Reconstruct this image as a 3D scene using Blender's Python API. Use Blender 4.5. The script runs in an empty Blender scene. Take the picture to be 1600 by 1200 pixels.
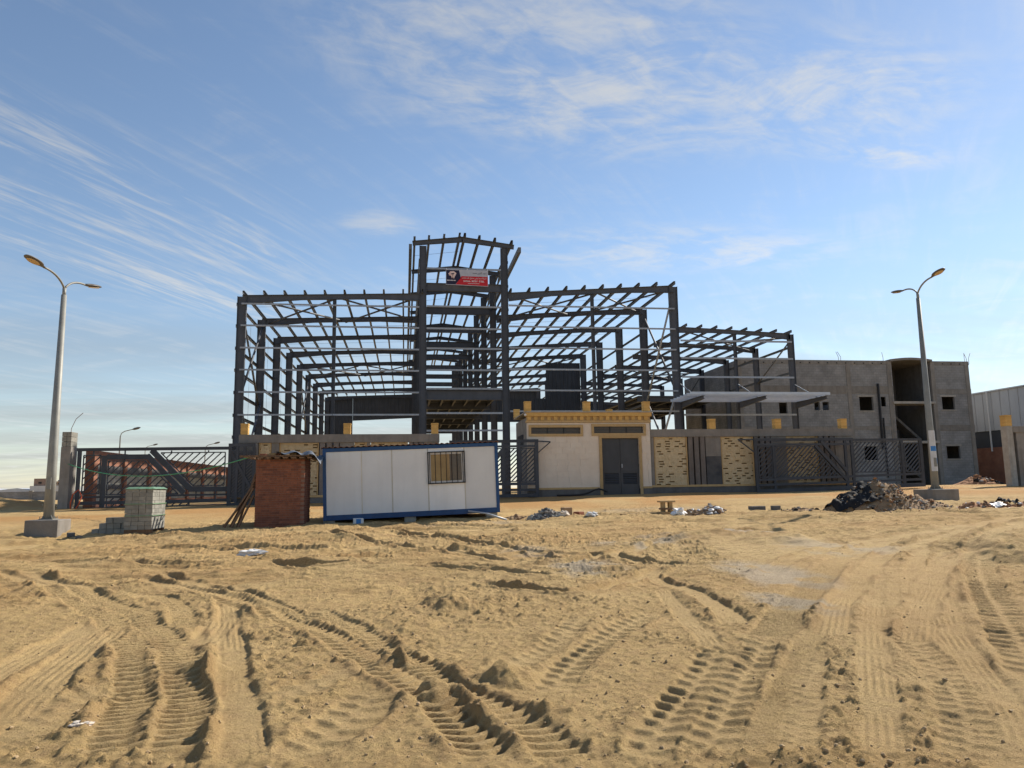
import bpy, math, random
import numpy as np
from mathutils import Vector, Matrix, noise as mnoise

random.seed(7)
np.random.seed(7)
R = math.radians
scene = bpy.context.scene
col = scene.collection

# ------------------------------------------------------------------ camera
CAM_H = 1.6
YAW, PITCH, ROLL = R(-8.2), R(7.9), R(0.85)
fw = Vector((-math.sin(YAW) * math.cos(PITCH), math.cos(YAW) * math.cos(PITCH), math.sin(PITCH)))
r0 = Vector((math.cos(YAW), math.sin(YAW), 0))
u0 = r0.cross(fw)
rr = r0 * math.cos(ROLL) - u0 * math.sin(ROLL)
uu = u0 * math.cos(ROLL) + r0 * math.sin(ROLL)
cd = bpy.data.cameras.new('camera')
cam = bpy.data.objects.new('camera', cd)
col.objects.link(cam)
cd.sensor_width = 36
cd.lens = 36 * 1170 / 1600
cd.clip_start = 0.1
cd.clip_end = 9000
m = Matrix((rr, uu, -fw)).transposed().to_4x4()
m.translation = (0, 0, CAM_H)
cam.matrix_world = m
scene.camera = cam

# ------------------------------------------------------------------ world: sky with thin cirrus
SUN_EL, SUN_AZ = R(37), R(31)          # azimuth measured from +X towards +Y (sun to the right, a little behind the building)
w = bpy.data.worlds.new('World')
scene.world = w
w.use_nodes = True
nt = w.node_tree
N, L = nt.nodes, nt.links
N.clear()
def nd(t, **k):
    n = N.new(t)
    for a, b in k.items():
        setattr(n, a, b)
    return n
def mth(op, a, b=None, clamp=False):
    n = nd('ShaderNodeMath', operation=op, use_clamp=clamp)
    for i, v in enumerate((a, b)):
        if v is None:
            continue
        if isinstance(v, (int, float)):
            n.inputs[i].default_value = v
        else:
            L.new(v, n.inputs[i])
    return n.outputs[0]
def mrange(v, a, b, c=0.0, d=1.0):
    n = nd('ShaderNodeMapRange', interpolation_type='SMOOTHSTEP')
    L.new(v, n.inputs[0])
    for i, q in zip((1, 2, 3, 4), (a, b, c, d)):
        n.inputs[i].default_value = q
    return n.outputs[0]
sky = nd('ShaderNodeTexSky', sky_type='NISHITA', sun_disc=False)
sky.sun_elevation = SUN_EL
sky.sun_rotation = R(90) - SUN_AZ
sky.altitude = 50
sky.air_density = 1.0
sky.dust_density = 0.1
sky.ozone_density = 1.0
tc = nd('ShaderNodeTexCoord')
sep = nd('ShaderNodeSeparateXYZ')
L.new(tc.outputs['Generated'], sep.inputs[0])
zc = mth('ADD', mth('MAXIMUM', sep.outputs[2], 0.0), 0.10)
px = mth('DIVIDE', sep.outputs[0], zc)
py = mth('DIVIDE', sep.outputs[1], zc)
pl = nd('ShaderNodeCombineXYZ')
L.new(px, pl.inputs[0]); L.new(py, pl.inputs[1])
def skynoise(ang, sx, sy, scale, detail, rough, dist, off=(0, 0)):
    mp = nd('ShaderNodeMapping')
    mp.vector_type = 'TEXTURE'
    mp.inputs['Rotation'].default_value = (0, 0, ang)
    mp.inputs['Scale'].default_value = (1 / sx, 1 / sy, 1)
    mp.inputs['Location'].default_value = (off[0], off[1], 0)
    L.new(pl.outputs[0], mp.inputs[0])
    n = nd('ShaderNodeTexNoise')
    n.inputs['Scale'].default_value = scale
    n.inputs['Detail'].default_value = detail
    n.inputs['Roughness'].default_value = rough
    n.inputs['Distortion'].default_value = dist
    L.new(mp.outputs[0], n.inputs[0])
    return n.outputs[0]
def blob(cx, cy, ang, rx, ry):
    """soft elliptical region of the cloud layer, in cloud-layer coordinates"""
    a = mth('SUBTRACT', px, cx); b = mth('SUBTRACT', py, cy)
    c, s = math.cos(ang), math.sin(ang)
    p = mth('DIVIDE', mth('ADD', mth('MULTIPLY', a, c), mth('MULTIPLY', b, s)), rx)
    q = mth('DIVIDE', mth('SUBTRACT', mth('MULTIPLY', b, c), mth('MULTIPLY', a, s)), ry)
    d = mth('ADD', mth('MULTIPLY', p, p), mth('MULTIPLY', q, q))
    return mrange(d, 0.0, 1.0, 1.0, 0.0)
AS = math.atan2(.78, .54)
streak = skynoise(AS, 0.55, 4.2, 2.3, 9, .62, .9)
streak2 = skynoise(AS + .10, 0.9, 7.0, 2.6, 10, .66, 1.4, (3.1, 1.7))
puff = skynoise(-.25, 1.0, 1.5, 2.4, 12, .62, 1.1, (1.3, 4.2))
fine = skynoise(.35, 1.6, 3.0, 5.5, 8, .6, .6, (7.7, 2.2))
regL = mth('MAXIMUM', blob(-.78, 2.02, AS, .95, .42), blob(-.85, 2.55, AS, .9, .3))
cl = mth('MULTIPLY', regL, mrange(mth('ADD', mth('MULTIPLY', streak, .6), mth('MULTIPLY', streak2, .4)), .44, .66))
regC = mth('MAXIMUM', blob(.35, 1.38, .25, .72, .40), blob(.88, 1.40, .0, .42, .30))
regC = mth('MAXIMUM', regC, mth('MULTIPLY', blob(.85, 2.22, -.1, .75, .25), .8))
regC = mth('MAXIMUM', regC, mth('MULTIPLY', blob(1.12, 1.57, .1, .28, .09), 1.0))
regC = mth('MAXIMUM', regC, mth('MULTIPLY', blob(-.08, 2.14, .3, .16, .12), .7))
cc = mth('MULTIPLY', regC, mrange(mth('ADD', mth('MULTIPLY', puff, .65), mth('MULTIPLY', fine, .35)), .40, .66))
everywhere = mth('MULTIPLY', mrange(mth('ADD', mth('MULTIPLY', puff, .5), mth('MULTIPLY', streak, .5)), .46, .75), .35)
veil = mth('MULTIPLY', mrange(sep.outputs[2], .30, .02), mrange(skynoise(.1, .25, 1.0, 1.3, 6, .55, .4, (2, 9)), .30, .62, .35, 1.0))
mask = mth('MAXIMUM', mth('MULTIPLY', cl, .78), mth('MULTIPLY', cc, .82))
mask = mth('MAXIMUM', mask, everywhere)
mask = mth('MAXIMUM', mask, 0.0, clamp=True)
veil = mth('MULTIPLY', veil, .80, clamp=True)
# the cloud takes its brightness from the sky behind it, whitened
lum = nd('ShaderNodeRGBToBW')
L.new(sky.outputs[0], lum.inputs[0])
cw = nd('ShaderNodeMixRGB', blend_type='MULTIPLY')
cw.inputs[0].default_value = 1
cw.inputs[1].default_value = (1.0, 1.02, 1.03, 1)
ls = mth('ADD', mth('MULTIPLY', lum.outputs[0], .70), 2.5)
L.new(ls, cw.inputs[2])
mx = nd('ShaderNodeMixRGB')
L.new(mask, mx.inputs[0]); L.new(cw.outputs[0], mx.inputs[2])
# dusty veil low over the horizon: grey, a little darker than the bare sky there
vw = nd('ShaderNodeMixRGB', blend_type='MULTIPLY')
vw.inputs[0].default_value = 1
vw.inputs[1].default_value = (.97, 1.0, 1.02, 1)
L.new(mth('ADD', mth('MULTIPLY', lum.outputs[0], .38), .95), vw.inputs[2])
mv = nd('ShaderNodeMixRGB')
L.new(veil, mv.inputs[0]); L.new(sky.outputs[0], mv.inputs[1]); L.new(vw.outputs[0], mv.inputs[2])
L.new(mv.outputs[0], mx.inputs[1])
bg = nd('ShaderNodeBackground')
bg.inputs[1].default_value = 0.102
L.new(mx.outputs[0], bg.inputs[0])
wo = nd('ShaderNodeOutputWorld')
L.new(bg.outputs[0], wo.inputs[0])

# ------------------------------------------------------------------ sun
sl = bpy.data.lights.new('sun', 'SUN')
sl.energy = 5.0
sl.angle = R(0.6)
sl.color = (1.0, .93, .82)
so = bpy.data.objects.new('sun', sl)
col.objects.link(so)
sd = Vector((math.cos(SUN_EL) * math.cos(SUN_AZ), math.cos(SUN_EL) * math.sin(SUN_AZ), math.sin(SUN_EL)))
so.rotation_euler = sd.to_track_quat('Z', 'Y').to_euler()
so.location = (40, 20, 60)

scene.view_settings.view_transform = 'Standard'
scene.view_settings.look = 'None'
scene.view_settings.gamma = 1
scene.view_settings.exposure = 0.50
scene.view_settings.use_curve_mapping = False

# ------------------------------------------------------------------ materials
MATS = {}
def pm(name, c, c2=None, rough=.75, scale=3.0, bump=0.0, bscale=30, metal=0.0, stretch=(1, 1, 1), stain=0.0, spec=.3):
    """procedural material: two tones mixed by noise, optional dirt runs and relief"""
    if name in MATS:
        return MATS[name]
    M = bpy.data.materials.new(name)
    M.use_nodes = True
    t = M.node_tree; n = t.nodes; l = t.links
    b = n['Principled BSDF']
    g = n.new('ShaderNodeNewGeometry')
    mp = n.new('ShaderNodeMapping'); mp.inputs['Scale'].default_value = stretch
    l.new(g.outputs['Position'], mp.inputs[0])
    nz = n.new('ShaderNodeTexNoise'); nz.inputs['Scale'].default_value = scale
    nz.inputs['Detail'].default_value = 7; nz.inputs['Roughness'].default_value = .62
    l.new(mp.outputs[0], nz.inputs[0])
    cr = n.new('ShaderNodeMapRange'); cr.inputs[1].default_value = .35; cr.inputs[2].default_value = .68
    l.new(nz.outputs[0], cr.inputs[0])
    if c2 is None:
        c2 = tuple(v * .78 for v in c)
    mix = n.new('ShaderNodeMixRGB')
    mix.inputs[1].default_value = (*c, 1); mix.inputs[2].default_value = (*c2, 1)
    l.new(cr.outputs[0], mix.inputs[0])
    out = mix.outputs[0]
    oi = n.new('ShaderNodeObjectInfo')
    hv = n.new('ShaderNodeHueSaturation')
    mr = n.new('ShaderNodeMapRange'); mr.inputs[3].default_value = .88; mr.inputs[4].default_value = 1.12
    l.new(oi.outputs['Random'], mr.inputs[0]); l.new(mr.outputs[0], hv.inputs['Value']); l.new(out, hv.inputs['Color'])
    out = hv.outputs[0]
    if stain:
        mp2 = n.new('ShaderNodeMapping'); mp2.inputs['Scale'].default_value = (2.2, 2.2, .22)
        l.new(g.outputs['Position'], mp2.inputs[0])
        n2 = n.new('ShaderNodeTexNoise'); n2.inputs['Scale'].default_value = 1.6; n2.inputs['Detail'].default_value = 8
        l.new(mp2.outputs[0], n2.inputs[0])
        r2 = n.new('ShaderNodeMapRange'); r2.inputs[1].default_value = .48; r2.inputs[2].default_value = .72
        r2.inputs[4].default_value = stain
        l.new(n2.outputs[0], r2.inputs[0])
        m2 = n.new('ShaderNodeMixRGB'); m2.inputs[2].default_value = (c[0] * .5, c[1] * .45, c[2] * .38, 1)
        l.new(r2.outputs[0], m2.inputs[0]); l.new(out, m2.inputs[1])
        out = m2.outputs[0]
    l.new(out, b.inputs['Base Color'])
    b.inputs['Roughness'].default_value = rough
    b.inputs['Metallic'].default_value = metal
    b.inputs['Specular IOR Level'].default_value = spec
    if bump:
        nb = n.new('ShaderNodeTexNoise'); nb.inputs['Scale'].default_value = bscale; nb.inputs['Detail'].default_value = 6
        l.new(g.outputs['Position'], nb.inputs[0])
        bp = n.new('ShaderNodeBump'); bp.inputs['Strength'].default_value = bump; bp.inputs['Distance'].default_value = .03
        l.new(nb.outputs[0], bp.inputs['Height']); l.new(bp.outputs[0], b.inputs['Normal'])
    MATS[name] = M
    return M

def blockwork(name, c1, c2, mortar, bw, bh, ms=.012, axis='XZ'):
    """small masonry too far off to pick apart: colour and fine relief only"""
    M = bpy.data.materials.new(name); M.use_nodes = True
    t = M.node_tree; n = t.nodes; l = t.links; b = n['Principled BSDF']
    g = n.new('ShaderNodeNewGeometry'); s = n.new('ShaderNodeSeparateXYZ'); l.new(g.outputs['Position'], s.inputs[0])
    ad = n.new('ShaderNodeMath'); ad.operation = 'ADD'; l.new(s.outputs[0], ad.inputs[0]); l.new(s.outputs[1], ad.inputs[1])
    cb = n.new('ShaderNodeCombineXYZ'); l.new(ad.outputs[0], cb.inputs[0]); l.new(s.outputs[2], cb.inputs[1])
    br = n.new('ShaderNodeTexBrick'); l.new(cb.outputs[0], br.inputs[0])
    br.inputs['Scale'].default_value = 1; br.inputs['Brick Width'].default_value = bw; br.inputs['Row Height'].default_value = bh
    br.inputs['Mortar Size'].default_value = ms; br.inputs['Mortar Smooth'].default_value = .3
    br.inputs['Color1'].default_value = (*c1, 1); br.inputs['Color2'].default_value = (*c2, 1); br.inputs['Mortar'].default_value = (*mortar, 1)
    nz = n.new('ShaderNodeTexNoise'); nz.inputs['Scale'].default_value = .9; nz.inputs['Detail'].default_value = 9; nz.inputs['Roughness'].default_value = .65
    l.new(g.outputs['Position'], nz.inputs[0])
    r_ = n.new('ShaderNodeMapRange'); r_.inputs[1].default_value = .3; r_.inputs[2].default_value = .7; r_.inputs[3].default_value = .72; r_.inputs[4].default_value = 1.2
    l.new(nz.outputs[0], r_.inputs[0])
    hv = n.new('ShaderNodeHueSaturation'); l.new(br.outputs[0], hv.inputs['Color']); l.new(r_.outputs[0], hv.inputs['Value'])
    l.new(hv.outputs[0], b.inputs['Base Color']); b.inputs['Roughness'].default_value = .9; b.inputs['Specular IOR Level'].default_value = .2
    bp = n.new('ShaderNodeBump'); bp.inputs['Strength'].default_value = .5; bp.inputs['Distance'].default_value = .012
    iv = n.new('ShaderNodeMath'); iv.operation = 'SUBTRACT'; iv.inputs[0].default_value = 1; l.new(br.outputs['Fac'], iv.inputs[1])
    l.new(iv.outputs[0], bp.inputs['Height']); l.new(bp.outputs[0], b.inputs['Normal'])
    MATS[name] = M
    return M

STEEL = pm('primed_steel', (.085, .090, .104), (.066, .070, .080), rough=.55, scale=2.0, stain=.25)
PURLIN = pm('purlin_steel', (.15, .158, .17), (.115, .122, .13), rough=.5, scale=2.5)
GALV = pm('galvanised_steel', (.36, .38, .41), (.28, .30, .325), rough=.45, metal=.2, scale=5)
DARKCLAD = pm('dark_cladding', (.060, .066, .078), (.045, .05, .06), rough=.5, scale=.8, stain=.2)
SHEET = pm('bare_sheet', (.55, .60, .66), (.47, .52, .58), rough=.4, metal=.2, scale=3)
GATEM = pm('gate_paint', (.055, .062, .075), (.042, .046, .055), rough=.5, scale=3, stain=.35)
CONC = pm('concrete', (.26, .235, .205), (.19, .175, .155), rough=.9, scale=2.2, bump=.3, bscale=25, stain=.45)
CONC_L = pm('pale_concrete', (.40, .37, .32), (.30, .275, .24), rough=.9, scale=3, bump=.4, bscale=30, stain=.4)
CONC_D = pm('dark_concrete', (.15, .145, .14), (.11, .105, .10), rough=.9, scale=2.5, bump=.3, bscale=25, stain=.4)
PIER_DK = pm('dark_pier', (.045, .047, .052), (.10, .095, .09), rough=.7, scale=1.7)  # darker tone for the lower part of one pier
STONE_Y = pm('yellow_stone', (.62, .39, .13), (.54, .32, .10), rough=.85, scale=6, bump=.3, bscale=40)
STONE_T = pm('tan_stone', (.50, .345, .165), (.43, .285, .13), rough=.85, scale=5, bump=.25, bscale=40)
STONE_C = pm('cream_stone', (.72, .62, .50), (.66, .555, .44), rough=.85, scale=2.5, bump=.12, bscale=40)
SPLIT = pm('split_stone', (.66, .53, .33), (.56, .43, .25), rough=.9, scale=7, bump=.6, bscale=30)
SLOT = pm('stone_recess', (.20, .14, .07), rough=.95, scale=8)  # darker backing tone; the shade inside open slots is painted into it
CABIN_W = pm('cabin_panel', (.70, .70, .69), (.64, .635, .625), rough=.45, scale=.8, stain=.12)
CABIN_J = pm('panel_joint', (.60, .56, .48), (.50, .46, .38), rough=.6)
CABIN_B = pm('blue_frame', (.020, .075, .20), (.015, .055, .15), rough=.45, scale=4, stain=.2)
ALU = pm('window_frame', (.60, .58, .55), rough=.4)
BLACK = pm('black_iron', (.022, .022, .025), rough=.5)
BRICKM = pm('red_brick', (.30, .115, .065), (.20, .075, .045), rough=.9, scale=9, bump=.5, bscale=50)
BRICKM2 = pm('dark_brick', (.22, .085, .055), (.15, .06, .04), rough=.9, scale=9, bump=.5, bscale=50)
MORTAR = pm('brick_mortar', (.24, .155, .115), (.19, .12, .09), rough=.95, scale=8, bump=.4)
WOOD = pm('weathered_wood', (.22, .13, .075), (.14, .085, .05), rough=.9, scale=4, stretch=(6, 6, .6), bump=.4)
WOOD_L = pm('pale_wood', (.42, .29, .15), (.32, .21, .10), rough=.9, scale=4, bump=.3)
TARP = pm('blue_grey_tarp', (.10, .12, .15), (.06, .07, .09), rough=.6, scale=6)
TARP_K = pm('black_plastic', (.018, .018, .020), (.035, .032, .03), rough=.8, spec=.1, scale=6)
BLOCKM = pm('cement_block', (.29, .275, .235), (.22, .21, .18), rough=.95, scale=7, bump=.4, bscale=60)
FILM = pm('green_film', (.12, .24, .13), (.20, .30, .19), rough=.4, scale=5)
GREENC = pm('green_cable', (.03, .30, .12), rough=.4)
ORANGE = pm('orange_hose', (.62, .10, .03), rough=.45)
POLE = pm('galvanised_pole', (.27, .265, .235), (.21, .205, .185), rough=.55, metal=.15, scale=2, stain=.25)
LAMPH = pm('lamp_housing', (.14, .125, .11), rough=.5)
LENS = pm('lamp_lens', (.50, .36, .19), (.42, .30, .16), rough=.25)
WHITE = pm('white_plastic', (.72, .71, .69), (.60, .59, .57), rough=.5, scale=9)
PAPER = pm('white_paper', (.66, .66, .66), rough=.7)
BLUEP = pm('blue_print', (.05, .19, .45), rough=.6)
REDP = pm('red_print', (.50, .018, .025), (.44, .015, .022), rough=.55)
NAVY = pm('navy_print', (.018, .016, .045), rough=.55)
GREYP = pm('grey_print', (.46, .46, .50), (.40, .40, .44), rough=.55)
INKK = pm('black_ink', (.03, .03, .035), rough=.6)
INKW = pm('white_ink', (.78, .72, .72), rough=.6)
LOGOP = pm('logo_print', (.72, .56, .50), (.62, .38, .34), rough=.6, scale=12)
GLASS_B = pm('tinted_glass', (.10, .065, .04), (.07, .045, .03), rough=.12, spec=.6)
CURTAIN = pm('curtain_glass', (.36, .24, .09), (.27, .17, .06), rough=.3, scale=2.5, spec=.5)
DARKIN = pm('dark_interior', (.035, .036, .038), rough=.9)  # near-black colour stands in for the unlit depth behind openings
RUBBLE = pm('rubble_soil', (.36, .235, .125), (.24, .15, .085), rough=.95, scale=5, bump=.6, bscale=20)
REDSOIL = pm('red_soil', (.36, .18, .085), (.28, .13, .06), rough=.95, scale=5, bump=.6, bscale=20)
STONEG = pm('grey_rubble', (.28, .25, .22), (.18, .16, .14), rough=.95, scale=6, bump=.5)
CARD = pm('cardboard', (.36, .24, .14), rough=.85)
WHWALL = pm('warehouse_sheet', (.56, .57, .58), (.50, .51, .52), rough=.5, scale=.6, stain=.1)
TILE = pm('rust_sheet', (.26, .12, .08), (.18, .09, .06), rough=.7, scale=6)
CLOD = pm('sand_clod', (.47, .335, .185), (.37, .255, .135), rough=.95, scale=9, bump=.4, bscale=60)
BLOCKWALL = blockwork('block_wall', (.285, .275, .262), (.245, .237, .226), (.195, .188, .18), .42, .21)
BRICKWALL = blockwork('far_brick_wall', (.36, .14, .08), (.29, .115, .07), (.30, .20, .15), .25, .075)
WHITEWALL = blockwork('far_white_block_wall', (.52, .48, .38), (.45, .41, .33), (.36, .32, .26), .4, .2)

# ------------------------------------------------------------------ mesh helpers
class MB:
    def __init__(s):
        s.v = []; s.f = []
    def add(s, vs, fs):
        o = len(s.v)
        s.v += [tuple(p) for p in vs]
        s.f += [tuple(i + o for i in f) for f in fs]
        return s
    def box(s, x0, x1, y0, y1, z0, z1):
        return s.add([(x0, y0, z0), (x1, y0, z0), (x1, y1, z0), (x0, y1, z0), (x0, y0, z1), (x1, y0, z1), (x1, y1, z1), (x0, y1, z1)],
                     [(0, 3, 2, 1), (4, 5, 6, 7), (0, 1, 5, 4), (1, 2, 6, 5), (2, 3, 7, 6), (3, 0, 4, 7)])
    def plate(s, p0, p1, A, B, c0, c1):
        """prism from p0 to p1; c = (a0,a1,b0,b1) rectangle in the axes A, B at each end"""
        vs = []
        for p, c in ((p0, c0), (p1, c1)):
            for a, b in ((c[0], c[2]), (c[1], c[2]), (c[1], c[3]), (c[0], c[3])):
                vs.append(p + A * a + B * b)
        return s.add(vs, [(0, 1, 2, 3), (7, 6, 5, 4), (0, 4, 5, 1), (1, 5, 6, 2), (2, 6, 7, 3), (3, 7, 4, 0)])
    @staticmethod
    def axes(p0, p1, up):
        d = (p1 - p0).normalized(); U = Vector(up)
        A = d.cross(U)
        if A.length < 1e-4:
            A = d.cross(Vector((1, 0, 0)))
        A.normalize(); B = A.cross(d).normalized()
        return A, B
    def bar(s, p0, p1, w_, h_, up=(0, 0, 1)):
        p0, p1 = Vector(p0), Vector(p1); A, B = s.axes(p0, p1, up)
        c = (-w_ / 2, w_ / 2, -h_ / 2, h_ / 2)
        return s.plate(p0, p1, A, B, c, c)
    def ibar(s, p0, p1, d0, d1, bf, up=(0, 0, 1), tf=.02, tw=.014, top=0.0):
        """I section, depth d0 at p0 and d1 at p1; flange width bf; top=1 keeps the outer flange on the line"""
        p0, p1 = Vector(p0), Vector(p1); A, B = s.axes(p0, p1, up)
        def lo(d): return -d if top else -d / 2
        def hi(d): return 0 if top else d / 2
        s.plate(p0, p1, A, B, (-tw / 2, tw / 2, lo(d0) + tf, hi(d0) - tf), (-tw / 2, tw / 2, lo(d1) + tf, hi(d1) - tf))
        s.plate(p0, p1, A, B, (-bf / 2, bf / 2, lo(d0), lo(d0) + tf), (-bf / 2, bf / 2, lo(d1), lo(d1) + tf))
        s.plate(p0, p1, A, B, (-bf / 2, bf / 2, hi(d0) - tf, hi(d0)), (-bf / 2, bf / 2, hi(d1) - tf, hi(d1)))
        return s
    def cbar(s, p0, p1, d, bf, up=(0, 0, 1), t_=.008, flip=1):
        p0, p1 = Vector(p0), Vector(p1); A, B = s.axes(p0, p1, up); A = A * flip
        for c in ((-t_ / 2, t_ / 2, -d / 2, d / 2), (t_ / 2, bf, -d / 2, -d / 2 + t_), (t_ / 2, bf, d / 2 - t_, d / 2)):
            s.plate(p0, p1, A, B, c, c)
        return s
    def tube(s, pts, rad, n=10, caps=True):
        pts = [Vector(p) for p in pts]
        if isinstance(rad, (int, float)):
            rad = [rad] * len(pts)
        o = len(s.v); prev = None
        for i, p in enumerate(pts):
            d = (pts[min(i + 1, len(pts) - 1)] - pts[max(i - 1, 0)]).normalized()
            if prev is None:
                A = d.cross(Vector((0, 0, 1)))
                if A.length < .05:
                    A = d.cross(Vector((0, 1, 0)))
            else:
                A = prev - d * prev.dot(d)
            A.normalize(); prev = A; B = d.cross(A)
            for k in range(n):
                a = 2 * math.pi * k / n
                s.v.append(tuple(p + (A * math.cos(a) + B * math.sin(a)) * rad[i]))
        for i in range(len(pts) - 1):
            for k in range(n):
                s.f.append((o + i * n + k, o + i * n + (k + 1) % n, o + (i + 1) * n + (k + 1) % n, o + (i + 1) * n + k))
        if caps:
            s.f.append(tuple(o + k for k in range(n))[::-1])
            s.f.append(tuple(o + (len(pts) - 1) * n + k for k in range(n)))
        return s
    def prismY(s, poly, y0, y1):
        """polygon in XZ extruded along Y"""
        n = len(poly); o = len(s.v)
        s.v += [(x, y0, z) for x, z in poly] + [(x, y1, z) for x, z in poly]
        s.f.append(tuple(o + i for i in range(n))); s.f.append(tuple(o + n + i for i in range(n))[::-1])
        for i in range(n):
            j = (i + 1) % n
            s.f.append((o + i, o + n + i, o + n + j, o + j))
        return s
    def rock(s, c, r_, seed, flat=.7):
        rnd = random.Random(seed)
        t = (1 + 5 ** .5) / 2
        vs = [(-1, t, 0), (1, t, 0), (-1, -t, 0), (1, -t, 0), (0, -1, t), (0, 1, t), (0, -1, -t), (0, 1, -t), (t, 0, -1), (t, 0, 1), (-t, 0, -1), (-t, 0, 1)]
        fs = [(0, 11, 5), (0, 5, 1), (0, 1, 7), (0, 7, 10), (0, 10, 11), (1, 5, 9), (5, 11, 4), (11, 10, 2), (10, 7, 6), (7, 1, 8), (3, 9, 4), (3, 4, 2), (3, 2, 6), (3, 6, 8), (3, 8, 9), (4, 9, 5), (2, 4, 11), (6, 2, 10), (8, 6, 7), (9, 8, 1)]
        a = rnd.uniform(0, 6.3); sx, sy = rnd.uniform(.6, 1.2), rnd.uniform(.6, 1.2)
        out = []
        for x, y, z in vs:
            k = r_ / 1.9 * rnd.uniform(.7, 1.25)
            X, Y = x * sx * k, y * sy * k
            out.append((c[0] + X * math.cos(a) - Y * math.sin(a), c[1] + X * math.sin(a) + Y * math.cos(a), c[2] + z * k * flat))
        return s.add(out, fs)
    def mesh(s, name, off=(0, 0, 0)):
        me = bpy.data.meshes.new(name)
        me.from_pydata([(x - off[0], y - off[1], z - off[2]) for x, y, z in s.v], [], s.f)
        me.update()
        return me
    def build(s, name, mat, parent=None, smooth=False, kind=None, label=None):
        off = wloc(parent) if parent else Vector((0, 0, 0))
        me = s.mesh(name, off)
        me.materials.append(mat)
        if smooth:
            me.polygons.foreach_set('use_smooth', [True] * len(me.polygons))
        o = bpy.data.objects.new(name, me)
        col.objects.link(o)
        if parent:
            o.parent = parent
        if kind: o['kind'] = kind
        if label: o['label'] = label
        return o
WL = {}
def wloc(o):
    return WL.get(o.name, Vector((0, 0, 0)))
def empty(name, loc, label, cat, group=None):
    o = bpy.data.objects.new(name, None)
    col.objects.link(o)
    o.location = loc
    o.empty_display_size = .3
    WL[o.name] = Vector(loc)
    tag(o, label, cat, group)
    return o
def tag(o, label, cat, group=None):
    o['label'] = label; o['category'] = cat
    if group: o['group'] = group
    return o
def sub(parent, o):
    """remember the world offset of a part so that sub-parts can be built in world coordinates"""
    WL[o.name] = wloc(parent)
    return o
def solo(mb, name, mat, label, cat, group=None, smooth=False):
    """a thing that is one mesh, with its origin at its base"""
    xs = [p[0] for p in mb.v]; ys = [p[1] for p in mb.v]; zs = [p[2] for p in mb.v]
    loc = ((min(xs) + max(xs)) / 2, (min(ys) + max(ys)) / 2, min(zs))
    me = mb.mesh(name, loc); me.materials.append(mat)
    if smooth:
        me.polygons.foreach_set('use_smooth', [True] * len(me.polygons))
    o = bpy.data.objects.new(name, me); col.objects.link(o); o.location = loc
    WL[o.name] = Vector(loc)
    return tag(o, label, cat, group)

# ------------------------------------------------------------------ ground: one sheet with tyre tracks
def base_z(x, y):
    t = np.clip((y - 10) / 28., 0, 1)
    p = 1.4 - .03 * np.clip(x, 0, 20)
    return t ** p * (1.08 + .008 * np.clip(x, -16, 30))
def hash2(ix, iy, s):
    v = np.sin(ix * 127.1 + iy * 311.7 + s * 74.7) * 43758.5453
    return v - np.floor(v)
def vnoise(x, y, s=0):
    ix = np.floor(x); iy = np.floor(y); fx = x - ix; fy = y - iy
    fx = fx * fx * (3 - 2 * fx); fy = fy * fy * (3 - 2 * fy)
    a = hash2(ix, iy, s); b = hash2(ix + 1, iy, s); c = hash2(ix, iy + 1, s); d = hash2(ix + 1, iy + 1, s)
    return (a + (b - a) * fx) * (1 - fy) + (c + (d - c) * fx) * fy
def fbm(x, y, o, s=0, g=.5):
    v = 0; a = 1; t = 0
    for i in range(o):
        ca, sa = math.cos(.6 * i), math.sin(.6 * i)
        v = v + a * vnoise((x * ca - y * sa) * 2 ** i, (x * sa + y * ca) * 2 ** i, s + i * 3.1); t += a; a *= g
    return v / t
def smooth01(t):
    t = np.clip(t, 0, 1)
    return t * t * (3 - 2 * t)
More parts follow.
